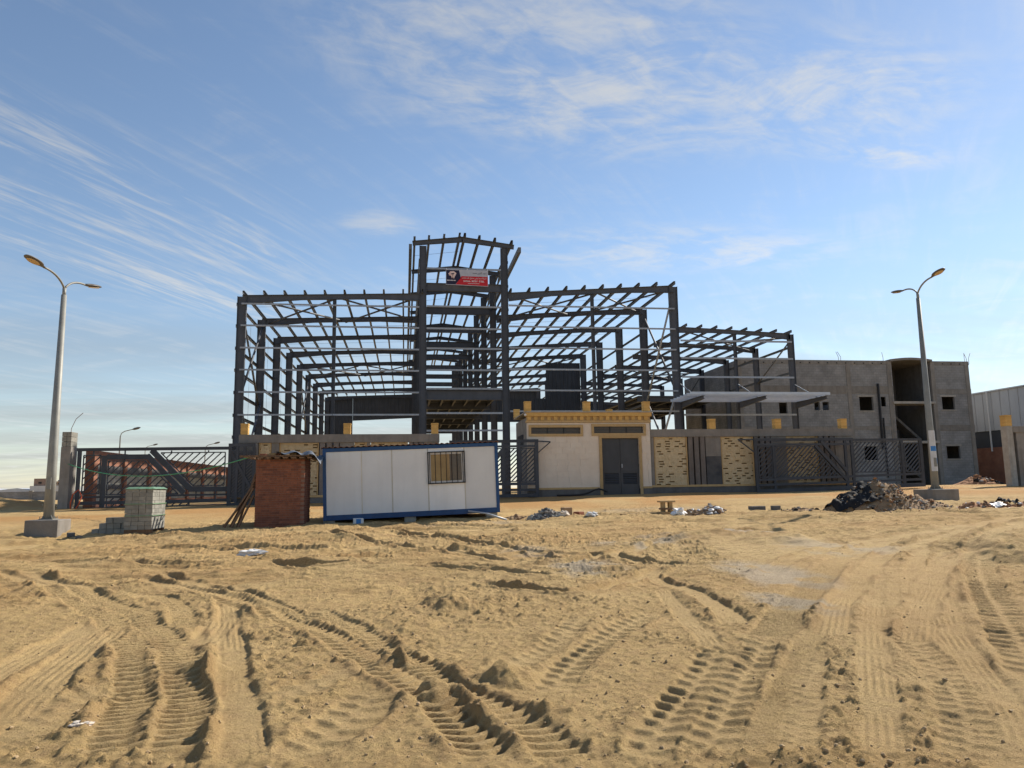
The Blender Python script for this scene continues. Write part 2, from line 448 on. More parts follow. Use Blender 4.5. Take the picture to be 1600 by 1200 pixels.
TRACKS = [
    (((-7.95, 16.05), (-6.86, 15.03), (-5.63, 13.44), (-4.45, 11.68), (-3.52, 10.12), (-2.85, 8.74), (-2.39, 7.49), (-2.14, 6.58), (-1.92, 5.72), (-1.72, 4.97)), 0.34, 0.05, 0.05, 0.05, 'bar', 0.14, 0.022),
    (((-7.26, 15.89), (-5.98, 14.41), (-4.76, 12.71), (-3.7, 11.17), (-2.94, 9.77), (-2.42, 8.65), (-1.97, 7.41), (-1.7, 6.49), (-1.5, 5.64), (-1.35, 4.91)), 0.34, 0.05, 0.06, 0.04, 'bar', 0.14, 0.022),
    (((-2.72, 12.47), (-2.15, 10.03), (-1.8, 8.51), (-1.48, 7.15), (-1.22, 6.1), (-1.03, 5.33), (-0.91, 4.82)), 0.3, 0.05, 0.02, 0.11, 'rib', 0.06, 0.006),
    (((-4.83, 15.64), (-4.24, 14.82), (-3.0, 12.97), (-2.1, 11.72), (-1.3, 10.31), (-1.11, 10.6), (-0.46, 8.94), (0.02, 7.51), (0.31, 6.63), (0.59, 5.92), (0.84, 5.43), (0.95, 4.83), (1.0, 4.47)), 0.32, 0.06, 0.05, 0.05, 'bar', 0.13, 0.018),
    (((-4.96, 15.07), (-3.36, 13.05), (-2.42, 11.79), (-1.58, 10.37), (-0.94, 9.05), (-0.52, 8.13), (-0.17, 7.11), (0.16, 6.25), (0.35, 5.53), (0.48, 5.0), (0.57, 4.55)), 0.34, 0.07, 0.1, 0.05, 'chev', 0.15, 0.022),
    (((-3.81, 10.55), (-3.78, 9.82), (-3.72, 8.71), (-3.62, 7.67), (-3.61, 7.14)), 0.36, 0.03, 0.03, 0.03, 'rib', 0.07, 0.005),
    (((-3.58, 10.2), (-3.3, 8.73), (-3.12, 7.56), (-2.93, 6.49), (-2.77, 5.75)), 0.42, 0.03, 0.03, 0.05, 'rib', 0.08, 0.006),
    (((-2.35, 10.54), (-2.17, 9.07), (-2.09, 8.15)), 0.34, 0.03, 0.03, 0.02, 'rib', 0.07, 0.005),
    (((3.4, 7.54), (3.05, 7.19), (2.57, 6.47), (2.16, 5.82), (1.86, 5.35), (1.56, 4.83), (1.31, 4.41)), 0.34, 0.03, 0.02, 0.02, 'lug', 0.232, 0.046),
    (((3.77, 7.7), (3.11, 6.69), (2.66, 5.99), (2.32, 5.43), (2.02, 4.92), (1.73, 4.41)), 0.34, 0.03, 0.02, 0.02, 'lug', 0.232, 0.046),
    (((9.75, 14.59), (7.58, 11.76), (5.59, 9.4), (4.07, 7.4), (3.41, 6.46), (2.77, 5.51), (2.33, 4.86), (1.95, 4.33)), 0.26, 0.02, 0.01, 0.015, 'bar', 0.05, 0.007),
    (((3.96, 6.99), (3.33, 6.08), (2.78, 5.23), (2.21, 4.28)), 0.24, 0.015, 0.01, 0.01, 'lug', 0.188, 0.016),
    (((3.23, 9.6), (2.86, 9.18), (2.03, 7.9), (1.46, 6.86), (1.11, 5.93)), 0.34, 0.03, 0.03, 0.02, 'lug', 0.217, 0.039),
    (((2.28, 9.48), (1.59, 8.0), (1.14, 7.28), (0.77, 6.76)), 0.3, 0.02, 0.02, 0.02, 'lug', 0.203, 0.026),
    (((-1.1, 6.08), (-0.95, 6.34), (-0.75, 6.7), (-0.51, 7.02), (-0.55, 7.63)), 0.34, 0.02, 0.03, 0.03, 'lug', 0.217, 0.028),
    (((-0.19, 6.59), (-0.33, 5.93), (-0.47, 5.45), (-0.6, 5.12), (-0.71, 4.79)), 0.42, 0.03, 0.03, 0.03, 'lug', 0.232, 0.037),
    (((-2.42, 7.19), (-2.54, 6.86), (-2.57, 6.31), (-2.53, 5.7), (-2.54, 5.29)), 0.4, 0.02, 0.03, 0.02, 'lug', 0.24, 0.028),
    (((19.73, 21.01), (17.29, 20.0), (14.4, 18.63), (11.53, 16.86), (8.96, 14.45), (6.99, 12.17), (5.41, 10.05), (4.25, 8.38), (3.62, 7.5)), 0.5, 0.03, 0.05, 0.02, 'bar', 0.09, 0.008),
    (((18.2, 19.41), (16.48, 18.61), (14.4, 17.13), (12.07, 14.65), (10.22, 12.45), (8.58, 10.36), (7.08, 8.34), (6.07, 6.96), (5.18, 5.7)), 0.5, 0.04, 0.03, 0.1, 'lug', 0.24, 0.039),
    (((10.86, 15.9), (9.29, 13.99), (7.01, 10.72), (4.97, 7.68), (3.86, 5.97), (3.16, 4.89), (2.71, 4.19)), 0.28, 0.02, 0.01, 0.01, 'rib', 0.06, 0.005),
    (((11.8, 16.04), (9.19, 12.73), (7.02, 9.65), (5.84, 7.74), (5.14, 6.54), (4.48, 5.42), (3.99, 4.69), (3.5, 4.04)), 0.32, 0.02, 0.015, 0.015, 'rib', 0.06, 0.006),
    (((11.19, 14.53), (9.12, 12.17), (6.48, 8.48), (5.4, 6.89), (4.75, 5.78), (4.16, 4.8)), 0.28, 0.02, 0.01, 0.01, 'rib', 0.06, 0.005),
    (((5.46, 8.11), (5.06, 7.18), (4.52, 6.06), (4.06, 5.26), (3.57, 4.58), (3.19, 4.1)), 0.34, 0.02, 0.02, 0.02, 'lug', 0.188, 0.026),
    (((4.28, 6.73), (4.23, 6.2), (4.09, 5.7), (4.18, 5.55)), 0.3, 0.012, 0.01, 0.01, 'rib', 0.07, 0.006),
    (((3.93, 11.44), (3.55, 9.52), (3.23, 8.07), (3.01, 7.2)), 0.26, 0.02, 0.015, 0.015, 'rib', 0.06, 0.006),
    (((-2.25, 21.07), (-0.48, 19.29), (1.02, 17.47), (2.08, 15.41)), 0.34, 0.1, 0.12, 0.09, 'smooth', 1, 0),
    (((-0.9, 23.19), (1.18, 20.09), (2.54, 17.65), (3.05, 15.13)), 0.34, 0.1, 0.12, 0.09, 'smooth', 1, 0),
    (((-3.11, 16.74), (-1.67, 15.7), (0.04, 14.97), (1.62, 14.09), (2.64, 13.11)), 0.34, 0.1, 0.12, 0.09, 'smooth', 1, 0),
    (((1.12, 12.93), (1.73, 12.1), (2.43, 11.29), (3.28, 11.96), (4.8, 13.68)), 0.34, 0.1, 0.12, 0.09, 'smooth', 1, 0),
    (((-10.4, 20.93), (-8.34, 22.25), (-5.49, 22.9), (-2.87, 23.34), (1.29, 22.9), (5.0, 21.93)), 1.2, 0.06, 0.12, 0.13, 'smooth', 1, 0),
    (((-9.35, 18.85), (-7.64, 19.29), (-5.14, 19.61), (-1.65, 18.21)), 0.34, 0.09, 0.12, 0.09, 'smooth', 1, 0),
    (((-1.53, 26.06), (3.31, 23.43), (7.22, 22.78), (12.59, 22.89), (21.62, 23.94)), 0.5, 0.09, 0.1, 0.12, 'smooth', 1, 0),
    (((2.79, 26.05), (8.08, 25.46), (13.58, 24.67), (17.6, 22.62), (19.79, 21.44)), 0.5, 0.09, 0.1, 0.12, 'smooth', 1, 0),
    (((-0.56, 21.6), (2.77, 19.65), (6.11, 19.3), (10.01, 19.98)), 0.36, 0.09, 0.11, 0.09, 'smooth', 1, 0),
    (((-1.74, 16.35), (0.99, 17.5), (3.63, 15.98), (5.36, 13.85)), 0.36, 0.07, 0.08, 0.07, 'bar', 0.14, 0.02),
    (((-8.54, 17.23), (-6.58, 17.29), (-4.32, 16.54), (-2.51, 17.2), (0.13, 19.44)), 0.36, 0.07, 0.09, 0.07, 'smooth', 1, 0),
    (((0.11, 15.7), (2.06, 14.66), (4.04, 15.41), (6.29, 17.41), (9.12, 18.22)), 0.34, 0.07, 0.08, 0.07, 'smooth', 1, 0),
    (((5.75, 12.03), (7.82, 14.32), (11.67, 17.3), (18.21, 20.21)), 0.34, 0.02, 0.05, 0.04, 'rib', 0.07, 0.006),
    (((4.37, 7.46), (6.68, 10.79), (10.29, 14.87), (15.21, 18.62), (17.92, 19.44)), 0.34, 0.02, 0.05, 0.04, 'rib', 0.07, 0.006),
    (((4.97, 7.01), (7.38, 10.03), (10.81, 13.65), (15.14, 16.47)), 0.34, 0.02, 0.05, 0.04, 'rib', 0.07, 0.006),
    (((4.2, 13.16), (4.32, 11.34), (4.17, 9.75), (3.83, 8.48)), 0.34, 0.06, 0.06, 0.05, 'smooth', 1, 0),
    (((-4.61, 12.89), (-3.85, 12.51), (-3.12, 11.39), (-2.64, 9.85)), 0.32, 0.03, 0.02, 0.03, 'bar', 0.1, 0.012),
]

def catmull(P, step=.18):
    P = [np.array(p) for p in P]
    P = [2 * P[0] - P[1]] + P + [2 * P[-1] - P[-2]]
    out = []
    for i in range(1, len(P) - 2):
        n = max(2, int(np.linalg.norm(P[i + 1] - P[i]) / step))
        for k in range(n):
            t = k / n
            out.append(.5 * ((2 * P[i]) + (-P[i - 1] + P[i + 1]) * t + (2 * P[i - 1] - 5 * P[i] + 4 * P[i + 1] - P[i + 2]) * t * t + (-P[i - 1] + 3 * P[i] - 3 * P[i + 1] + P[i + 2]) * t ** 3))
    out.append(P[-2])
    return np.array(out)
# (x, y, radius, height, roughness) of heaps and lumps of sand
LUMPS = [(.84, 6.5, .20, .16, .5), (.62, 10.4, .40, .20, .4), (-.09, 7.4, .17, .12, .6), (.30, 6.15, .20, .15, .6), (-2.0, 10.8, .3, .07, .6),
         (-2.5, 20.4, 1.6, .16, .4), (-1.0, 20.8, 1.3, .12, .4), (-4.2, 21.5, 1.4, .14, .4), (7.2, 17.8, .9, .17, .7), (8.9, 17.2, .9, .19, .7), (8.0, 18.6, .8, .13, .6),
         (11.9, 13.4, .7, .28, .6), (12.8, 15.0, .9, .3, .5), (12.5, 12, .8, .22, .5), (-3.2, 10.6, .3, .06, .5), (1.12, 5.55, .2, .09, .6), (-1.8, 7.5, .2, .08, .6),
         (-21.5, 41.0, 2.6, .9, .4), (-25, 43, 2.2, .5, .4), (-18.5, 39.5, 1.6, .25, .4), (0.1, 9.3, .3, .07, .5), (1.6, 8.4, .3, .05, .5),
         (4.4, 15.6, .5, .08, .6), (-5.6, 13.5, .6, .08, .5), (2.6, 19.4, .5, .08, .6), (3.0, 7.0, .25, .06, .6), (-.4, 12.4, .4, .08, .5)]
GREYS = [(3.4, 13.9, .8, 1.5, .9), (5.2, 9.9, .5, 1.2, .8), (8.0, 19.0, 2.2, .9, .9), (5.6, 17.6, 1.3, 1.3, .8), (6.3, 12.6, .9, 1.8, .8), (9.4, 15.6, 1.6, 1.2, .6), (2.2, 24.6, 2.0, 1.0, .4), (9, 27.5, 4, 1.6, .35), (2.9, 17, .8, 1.2, .5)]
def axis_grid(parts):
    out = [parts[0][0]]
    for a, b, s0, s1 in parts:
        x = a; out_l = []
        while x < b - 1e-6:
            t = (x - a) / (b - a)
            x += s0 + (s1 - s0) * t
            out_l.append(min(x, b))
        out += out_l
    return np.array(out)
gx = np.concatenate([-axis_grid([(7, 16, .03, .09), (16, 40, .1, .6), (40, 4000, .8, 500)])[::-1], axis_grid([(-7, -4, .03, .02), (-4, 6, .02, .02), (6, 12, .02, .05), (12, 30, .05, .2), (30, 60, .25, 1), (60, 4000, 1.5, 500)])[1:]])
gy = axis_grid([(-30, 3.8, 3, .6), (3.8, 8, .015, .018), (8, 12, .018, .03), (12, 20, .03, .06), (20, 40, .05, .2), (40, 90, .25, 2), (90, 5000, 3, 500)])
GX, GY = np.meshgrid(gx, gy)
near = smooth01((34 - GY) / 6.) * smooth01((GY + 5) / 3)
Z = base_z(GX, GY)
Z = Z + (fbm(GX * .16, GY * .16, 3, 1) - .5) * .16 * smooth01((GY - 8) / 8) * np.where(GY > 60, .6, 1)
Z = Z + (fbm(GX * .9, GY * .9, 3, 2) - .5) * .10 * near
# coarse clods where nothing has driven
relief = (fbm(GX * 5.0, GY * 5.0, 4, 4, .55) - .5) * .050 + np.maximum(fbm(GX * 11, GY * 11, 4, 6, .65) - .56, 0) * .13
long_ridges = (fbm(GX * .7 + GY * .25, GY * 2.6, 5, 9, .58) - .5) * .24
rough_mask = smooth01((fbm(GX * .5, GY * .5, 2, 12) - .35) / .25)
turned = np.zeros_like(Z)
driven = np.zeros_like(Z)          # 1 where a tyre has pressed the sand
road = smooth01((1.9 - np.abs(GX - (5.6 + .38 * (GY - 6)) + .012 * (GY - 6) ** 2)) / .8) * smooth01((22 - GY) / 6)
driven = np.maximum(driven, road * .75)
press = np.zeros_like(Z)
for pts, wd, dp, bl, br_, tread, per, amp in TRACKS:
    C = catmull(pts)
    x0, x1 = C[:, 0].min() - 1.2, C[:, 0].max() + 1.2
    y0, y1 = C[:, 1].min() - 1.2, C[:, 1].max() + 1.2
    i0, i1 = np.searchsorted(gy, y0), np.searchsorted(gy, y1)
    j0, j1 = np.searchsorted(gx, x0), np.searchsorted(gx, x1)
    if i1 <= i0 or j1 <= j0:
        continue
    X = GX[i0:i1, j0:j1]; Y = GY[i0:i1, j0:j1]
    best = np.full(X.shape, 9.0); S = np.zeros(X.shape); A = np.zeros(X.shape)
    seg = np.diff(C, axis=0); ln = np.hypot(seg[:, 0], seg[:, 1]); acc = np.concatenate([[0], np.cumsum(ln)])
    for k in range(len(seg)):
        mj0, mj1 = np.searchsorted(gx[j0:j1], min(C[k, 0], C[k + 1, 0]) - 1), np.searchsorted(gx[j0:j1], max(C[k, 0], C[k + 1, 0]) + 1)
        mi0, mi1 = np.searchsorted(gy[i0:i1], min(C[k, 1], C[k + 1, 1]) - 1), np.searchsorted(gy[i0:i1], max(C[k, 1], C[k + 1, 1]) + 1)
        if mi1 <= mi0 or mj1 <= mj0 or ln[k] < 1e-6:
            continue
        xs = X[mi0:mi1, mj0:mj1] - C[k, 0]; ys = Y[mi0:mi1, mj0:mj1] - C[k, 1]
        ux, uy = seg[k] / ln[k]
        t = np.clip(xs * ux + ys * uy, 0, ln[k])
        dx = xs - t * ux; dy = ys - t * uy
        d = np.hypot(dx, dy)
        b_ = best[mi0:mi1, mj0:mj1]; m_ = d < b_
        b_[m_] = d[m_]
        S[mi0:mi1, mj0:mj1][m_] = (np.sign(ux * dy - uy * dx) * d)[m_]
        A[mi0:mi1, mj0:mj1][m_] = (acc[k] + t)[m_]
    far = smooth01((15.5 - Y) / 4.)
    fade = smooth01(A / .5) * smooth01((acc[-1] - A) / .5)
    wob = (fbm(X * 1.7, Y * 1.7, 2, 21) - .5) * .10
    sv = S + wob
    edge = smooth01((wd / 2 + .02 - np.abs(sv)) / .045)
    var = .45 + .9 * fbm(A * .9, S * .4 + 5, 2, 31)
    prof = -.6 * dp * edge * var
    if tread == 'bar':
        ph = A / per + .35 * np.abs(S) / wd
        tr_ = np.abs((ph % 1) * 2 - 1)
        prof += far * edge * amp * 1.8 * (smooth01((tr_ - .35) / .3) - .5) * (.3 + var * .8)
    elif tread == 'chev':
        ph = A / per + 1.1 * np.abs(S) / wd
        tr_ = np.abs((ph % 1) * 2 - 1)
        prof += far * edge * amp * 1.8 * (smooth01((tr_ - .35) / .3) - .5) * (.3 + var * .8)
    elif tread == 'lug':
        side = np.where(S > 0, .5, 0)
        ph = A / per + side + .8 * (np.abs(S) / wd) ** 1.4
        tr_ = (ph % 1)
        lug = smooth01(tr_ / .45) * smooth01((.66 - tr_) / .22)
        prof += (.3 + .7 * far) * edge * amp * .78 * (lug - .3) * smooth01(np.abs(S) / wd / .12) * (.25 + 1.3 * fbm(X * 1.6, Y * 1.6, 3, 37))
    elif tread == 'rib':
        prof += far * edge * amp * 1.25 * np.cos(2 * np.pi * (S + .012 * fbm(A * 2, S * 3, 2, 38)) / per) * smooth01((fbm(X * 2.6, Y * 2.6, 3, 39) - .34) / .3)
    for sgn, bh in ((1, bl), (-1, br_)):
        q_ = (sgn * sv - (wd / 2 + .07)) / (.030 + .035 * fbm(A * 1.1, sgn * 3 + A * 0, 2, 41))
        lumpy = .12 + 1.1 * smooth01((fbm(A * 1.1 + sgn * 17, S * 2, 3, 43) - .42) / .3)
        if tread == 'smooth':
            lumpy = .40 + .35 * lumpy
        prof += .62 * bh * np.exp(-q_ * q_) * lumpy * (.35 + 1.3 * fbm(X * 13, Y * 13, 4, 45, .65))
    bermf = np.zeros_like(prof)
    for sgn, bh in ((1, bl), (-1, br_)):
        q_ = (sgn * sv - (wd / 2 + .07)) / .10
        bermf = np.maximum(bermf, min(bh / .06, 1.0) * np.exp(-q_ * q_) * smooth01((fbm(A * 1.1 + sgn * 17, S * 2, 3, 43) - .42) / .3))
    turned[i0:i1, j0:j1] = np.maximum(turned[i0:i1, j0:j1], bermf * fade)
    press[i0:i1, j0:j1] = press[i0:i1, j0:j1] * (1 - .6 * edge * fade) + prof * fade
    driven[i0:i1, j0:j1] = np.maximum(driven[i0:i1, j0:j1], edge * fade * .9)
    del best, S, A
Z = Z + press
Z = Z + (relief * (.35 + .9 * rough_mask) + long_ridges * smooth01((GY - 9) / 6) * smooth01((32 - GY) / 6)) * (1 - .88 * driven) * near
def ridged(x, y, o, s):
    v = 0; a = 1; t = 0
    for i in range(o):
        v = v + a * (1 - np.abs(2 * vnoise(x * 2.1 ** i + 3.3 * i, y * 2.1 ** i, s + i) - 1)) ** 2; t += a; a *= .55
    return v / t
patch = smooth01((fbm(GX * .8, GY * .8, 3, 53) - .36) / .25)
Z = Z + (ridged(GX * 3.1, GY * 4.0, 4, 55) - .4) * .055 * patch * (1 - .9 * driven) * near * smooth01((26 - GY) / 8)
Z = Z + (ridged(GX * 8 + GY, GY * 10, 3, 57) - .4) * .022 * (1 - .9 * driven) * smooth01((17 - GY) / 5)
Z = Z + (fbm(GX * 1.1 + GY * .4, GY * 8, 4, 59, .6) - .5) * .07 * smooth01((GY - 10) / 4) * smooth01((27 - GY) / 5) * (1 - .6 * driven)
Z = Z + (fbm(GX * 17, GY * 17, 3, 51, .7) - .5) * (.022 - .014 * driven) * smooth01((15 - GY) / 4)
for lx, ly, lr, lh, lrough in LUMPS:
    i0, i1 = np.searchsorted(gy, ly - 3 * lr), np.searchsorted(gy, ly + 3 * lr)
    j0, j1 = np.searchsorted(gx, lx - 3 * lr), np.searchsorted(gx, lx + 3 * lr)
    X = GX[i0:i1, j0:j1]; Y = GY[i0:i1, j0:j1]
    wx = X + (fbm(X * 1.3 / lr, Y * 1.3 / lr, 2, 61) - .5) * lr * .9; wy = Y + (fbm(X * 1.3 / lr, Y * 1.3 / lr, 2, 67) - .5) * lr * .9
    d2 = ((wx - lx) ** 2 + (wy - ly) ** 2) / lr ** 2
    Z[i0:i1, j0:j1] += lh * .8 * np.exp(-d2 ** 1.4) * (1 - lrough * .7 + lrough * 1.4 * fbm(X * 2.6 / lr, Y * 2.6 / lr, 4, 63))
def ground_z(x, y):
    i = min(max(np.searchsorted(gy, y) - 1, 0), len(gy) - 2); j = min(max(np.searchsorted(gx, x) - 1, 0), len(gx) - 2)
    u = (x - gx[j]) / (gx[j + 1] - gx[j]); v = (y - gy[i]) / (gy[i + 1] - gy[i])
    return float(Z[i, j] * (1 - u) * (1 - v) + Z[i, j + 1] * u * (1 - v) + Z[i + 1, j] * (1 - u) * v + Z[i + 1, j + 1] * u * v)
grey = np.zeros_like(Z)
for cx, cy, rx, ry, k in GREYS:
    d2 = ((GX - cx) / rx) ** 2 + ((GY - cy) / ry) ** 2
    grey = np.maximum(grey, k * smooth01(1.25 - d2) * smooth01((fbm(GX * 1.5, GY * 1.5, 4, 71) - .36) / .22))
redd = smooth01((GY - 27.5) / 5) * smooth01((44 - GY) / 4) * smooth01((fbm(GX * .35, GY * .35, 3, 81) - .28) / .3)
redd = np.maximum(redd, .25 * smooth01((fbm(GX * .3, GY * .3, 3, 85) - .5) / .2))
pale = driven * .8
for cx, cy, rx, ry, k in ((-2.0, 20.6, 3.2, 1.3, .8), (8.0, 17.8, 1.9, .9, .9), (12.4, 13.6, .9, 2.0, .6), (.6, 10.4, .5, .4, .7), (5.5, 21.5, 2.0, .6, .5), (-7, 20.5, 2.5, .5, .4)):
    d2 = ((GX - cx) / rx) ** 2 + ((GY - cy) / ry) ** 2
    turned = np.maximum(turned, k * smooth01(1.3 - d2) * smooth01((fbm(GX * 1.8, GY * 2.6, 4, 97) - .38) / .2))
turned = np.maximum(turned, .55 * smooth01((fbm(GX * .9, GY * 2.2, 4, 99) - .56) / .12) * smooth01((GY - 8) / 6) * smooth01((34 - GY) / 4) * (1 - driven))
ny, nx = GX.shape
me = bpy.data.meshes.new('ground')
nv = nx * ny
me.vertices.add(nv)
co = np.empty((nv, 3), np.float32)
co[:, 0] = GX.ravel(); co[:, 1] = GY.ravel(); co[:, 2] = Z.ravel()
me.vertices.foreach_set('co', co.ravel())
nf = (nx - 1) * (ny - 1)
ii = (np.arange(ny - 1)[:, None] * nx + np.arange(nx - 1)[None, :]).ravel()
quads = np.stack([ii, ii + 1, ii + nx + 1, ii + nx], 1).astype(np.int32)
me.loops.add(nf * 4)
me.loops.foreach_set('vertex_index', quads.ravel())
me.polygons.add(nf)
me.polygons.foreach_set('loop_start', np.arange(nf, dtype=np.int32) * 4)
me.polygons.foreach_set('use_smooth', np.ones(nf, bool))
me.update(calc_edges=True)
at = me.color_attributes.new('soil', 'FLOAT_COLOR', 'POINT')
ca = np.ones((nv, 4), np.float32)
ca[:, 0] = grey.ravel(); ca[:, 1] = redd.ravel(); ca[:, 2] = pale.ravel(); ca[:, 3] = turned.ravel()
at.data.foreach_set('color', ca.ravel())
GM = bpy.data.materials.new('desert_sand'); GM.use_nodes = True
t = GM.node_tree; n = t.nodes; l = t.links; b = n['Principled BSDF']
g = n.new('ShaderNodeNewGeometry')
def gnoise(sc, det, ro=.6):
    q_ = n.new('ShaderNodeTexNoise'); q_.inputs['Scale'].default_value = sc; q_.inputs['Detail'].default_value = det; q_.inputs['Roughness'].default_value = ro
    l.new(g.outputs['Position'], q_.inputs[0]); return q_.outputs[0]
def gmix(f, a, c):
    q_ = n.new('ShaderNodeMixRGB')
    for i, v in ((0, f), (1, a), (2, c)):
        if isinstance(v, tuple): q_.inputs[i].default_value = (*v, 1)
        elif isinstance(v, float): q_.inputs[i].default_value = v
        else: l.new(v, q_.inputs[i])
    return q_.outputs[0]
def grng(v, a, c, d=0., e=1.):
    q_ = n.new('ShaderNodeMapRange'); l.new(v, q_.inputs[0])
    for i, k in zip((1, 2, 3, 4), (a, c, d, e)): q_.inputs[i].default_value = k
    return q_.outputs[0]
att = n.new('ShaderNodeVertexColor'); att.layer_name = 'soil'
sp = n.new('ShaderNodeSeparateColor'); l.new(att.outputs[0], sp.inputs[0])
c_ = gmix(grng(gnoise(.55, 8), .35, .65), (.605, .425, .195), (.52, .355, .155))
c_ = gmix(grng(gnoise(7, 8, .7), .42, .68), c_, (.45, .30, .145))
c_ = gmix(grng(sp.outputs[2], 0, 1, 0, .45), c_, (.62, .45, .225))
c_ = gmix(grng(gnoise(48, 3, .7), .45, .70, 0, .40), c_, (.37, .24, .11))
c_ = gmix(grng(att.outputs['Alpha'], 0, 1, 0, .65), c_, (.36, .225, .105))
c_ = gmix(grng(sp.outputs[1], 0, 1, 0, .75), c_, (.45, .235, .085))
c_ = gmix(grng(sp.outputs[0], 0, 1, 0, .6), c_, (.40, .375, .33))
speck = n.new('ShaderNodeTexVoronoi'); speck.inputs['Scale'].default_value = 42; l.new(g.outputs['Position'], speck.inputs[0])
c_ = gmix(grng(speck.outputs['Distance'], .10, .22, .55, 0.), c_, (.30, .19, .09))
speck2 = n.new('ShaderNodeTexVoronoi'); speck2.inputs['Scale'].default_value = 23; l.new(g.outputs['Position'], speck2.inputs[0])
c_ = gmix(grng(speck2.outputs['Distance'], .07, .13, .5, 0.), c_, (.60, .50, .36))
l.new(c_, b.inputs['Base Color'])
b.inputs['Roughness'].default_value = .95; b.inputs['Specular IOR Level'].default_value = .12
b1 = n.new('ShaderNodeBump'); b1.inputs['Strength'].default_value = .9; b1.inputs['Distance'].default_value = .06; l.new(gnoise(28, 9, .72), b1.inputs['Height'])
b2 = n.new('ShaderNodeBump'); b2.inputs['Strength'].default_value = .7; b2.inputs['Distance'].default_value = .022; l.new(gnoise(110, 4, .7), b2.inputs['Height'])
l.new(b1.outputs[0], b2.inputs['Normal']); l.new(b2.outputs[0], b.inputs['Normal'])
me.materials.append(GM)
ground = bpy.data.objects.new('ground', me); col.objects.link(ground); ground['kind'] = 'structure'
# loose clods and pebbles on the sand
mb = MB(); rnd = random.Random(3)
for i in range(5200):
    y = 4.2 + 22 * rnd.random() ** 1.8
    x = rnd.uniform(-.62 * y - 1, .92 * y + 1)
    j = np.searchsorted(gx, x) - 1; k = np.searchsorted(gy, y) - 1
    if driven[k, j] > .3 and rnd.random() < .8:
        continue
    if fbm(np.array([x * .8]), np.array([y * .8]), 2, 91)[0] < .42 and rnd.random() < .8:
        continue
    r_ = .005 + .018 * rnd.random() ** 4
    mb.rock((x, y, ground_z(x, y) + r_ * .25), r_, i, .8)
mb.build('loose_clods', CLOD, kind='stuff')
bpy.data.objects['loose_clods']['label'] = 'small loose clods and pebbles scattered over the sand'

# ------------------------------------------------------------------ steel frame of the hall
YF, BAY, NF = 48.0, 6.6, 9
XL, XA, XB, XR = -10.2, 1.12, 6.50, 18.16
def zL(x): return 13.90 + .033 * (x - XL)
def zR(x): return 14.45 + .068 * (x - 6.9)
GZ = 1.15
hall = empty('steel_frame_hall', (XL, YF, GZ), 'tall dark steel frame hall with raised central bay and open roof purlins', 'steel frame')
TZ = 17.55
for k in range(NF):
    y = YF + BAY * k
    MB().ibar((XL, y, GZ - .3), (XL, y, zL(XL) - .08), .50, .56, .26, up=(1, 0, 0)).build('column', STEEL, hall)
    for x in (XA, XB):
        MB().ibar((x, y, GZ - .3), (x, y, TZ - .04), .46, .46, .26, up=(1, 0, 0)).build('column', STEEL, hall)
    MB().ibar((XR, y, GZ - .3), (XR, y, zR(XR) - .08), .42, .60, .26, up=(1, 0, 0)).build('column', STEEL, hall)
    # haunched rafters: deep at the columns, slim in the middle
    for xs, zf in (((XL, XL + 3.6, XA - 3.0, XA - .23), zL), ((XB + .23, XB + 3.2, XR - 3.4, XR), zR)):
        mb = MB()
        ds = (.56, .34, .34, .50)
        for i in range(3):
            mb.ibar((xs[i], y, zf(xs[i])), (xs[i + 1], y, zf(xs[i + 1])), ds[i], ds[i + 1], .20, top=1, tw=.02)
        mb.build('rafter', STEEL, hall)
    MB().ibar((XA + .23, y, 14.72), (XB - .23, y, 14.72), .52, .52, .22).build('tie_beam', STEEL, hall)
    mb = MB()
    mb.ibar((.42, y, 17.80), (3.71, y, 18.19), .28, .34, .20, top=1)
    mb.ibar((3.71, y, 18.19), (7.20, y, 17.74), .34, .28, .20, top=1)
    mb.build('monitor_rafter', STEEL, hall)
    if k in (0, 2, 4):
        MB().ibar((XA + .23, y, 7.58), (XB - .23, y, 7.58), .62, .62, .24).build('floor_beam', STEEL, hall)
    elif k < 5:
        MB().ibar((XA + .23, y, 7.62), (XB - .23, y, 7.62), .5, .5, .2).build('floor_beam', STEEL, hall)
YE = YF + BAY * (NF - 1)
for i in range(10):                                   # roof purlins run the whole length
    x = XL + .07 + i * 1.24
    MB().cbar((x, YF - .35, zL(x) + .11), (x, YE + .3, zL(x) + .11), .22, .11).build('purlin', PURLIN, hall)
for i in range(10):
    x = XB + .45 + i * 1.255
    MB().cbar((x, YF - .35, zR(x) + .11), (x, YE + .3, zR(x) + .11), .22, .11, flip=-1).build('purlin', PURLIN, hall)
for x in (.50, 1.45, 2.45, 3.48, 3.95, 4.92, 5.95, 7.08):
    z = 17.80 + .118 * (x - .42) if x < 3.71 else 18.19 - .129 * (x - 3.71)
    MB().cbar((x, YF - .3, z + .11), (x, YE + .3, z + .11), .24, .14, flip=1 if x < 3.71 else -1).build('purlin', PURLIN, hall)
for x, f in ((.30, 1), (7.55, -1)):                   # eaves members of the raised bay
    for z in (17.45, 16.55, 15.5, 14.9):
        if (z == 17.45): MB().bar((x, YF - .1, z - .05), (x, YE, z - .05), .20, .36).build('eaves_strut', PURLIN, hall)
        else: MB().cbar((XA - .27 if f > 0 else XB + .27, YF, z), (XA - .27 if f > 0 else XB + .27, YE, z), .16, .06, flip=f).build('side_girt', PURLIN, hall)
girt_z = (13.32, 11.93, 10.51, 9.12, 7.72, 6.30, 4.95)
for z in girt_z:                                      # side walls
    MB().cbar((XL - .34, YF, z), (XL - .34, YE, z), .20, .10).build('side_girt', PURLIN, hall)
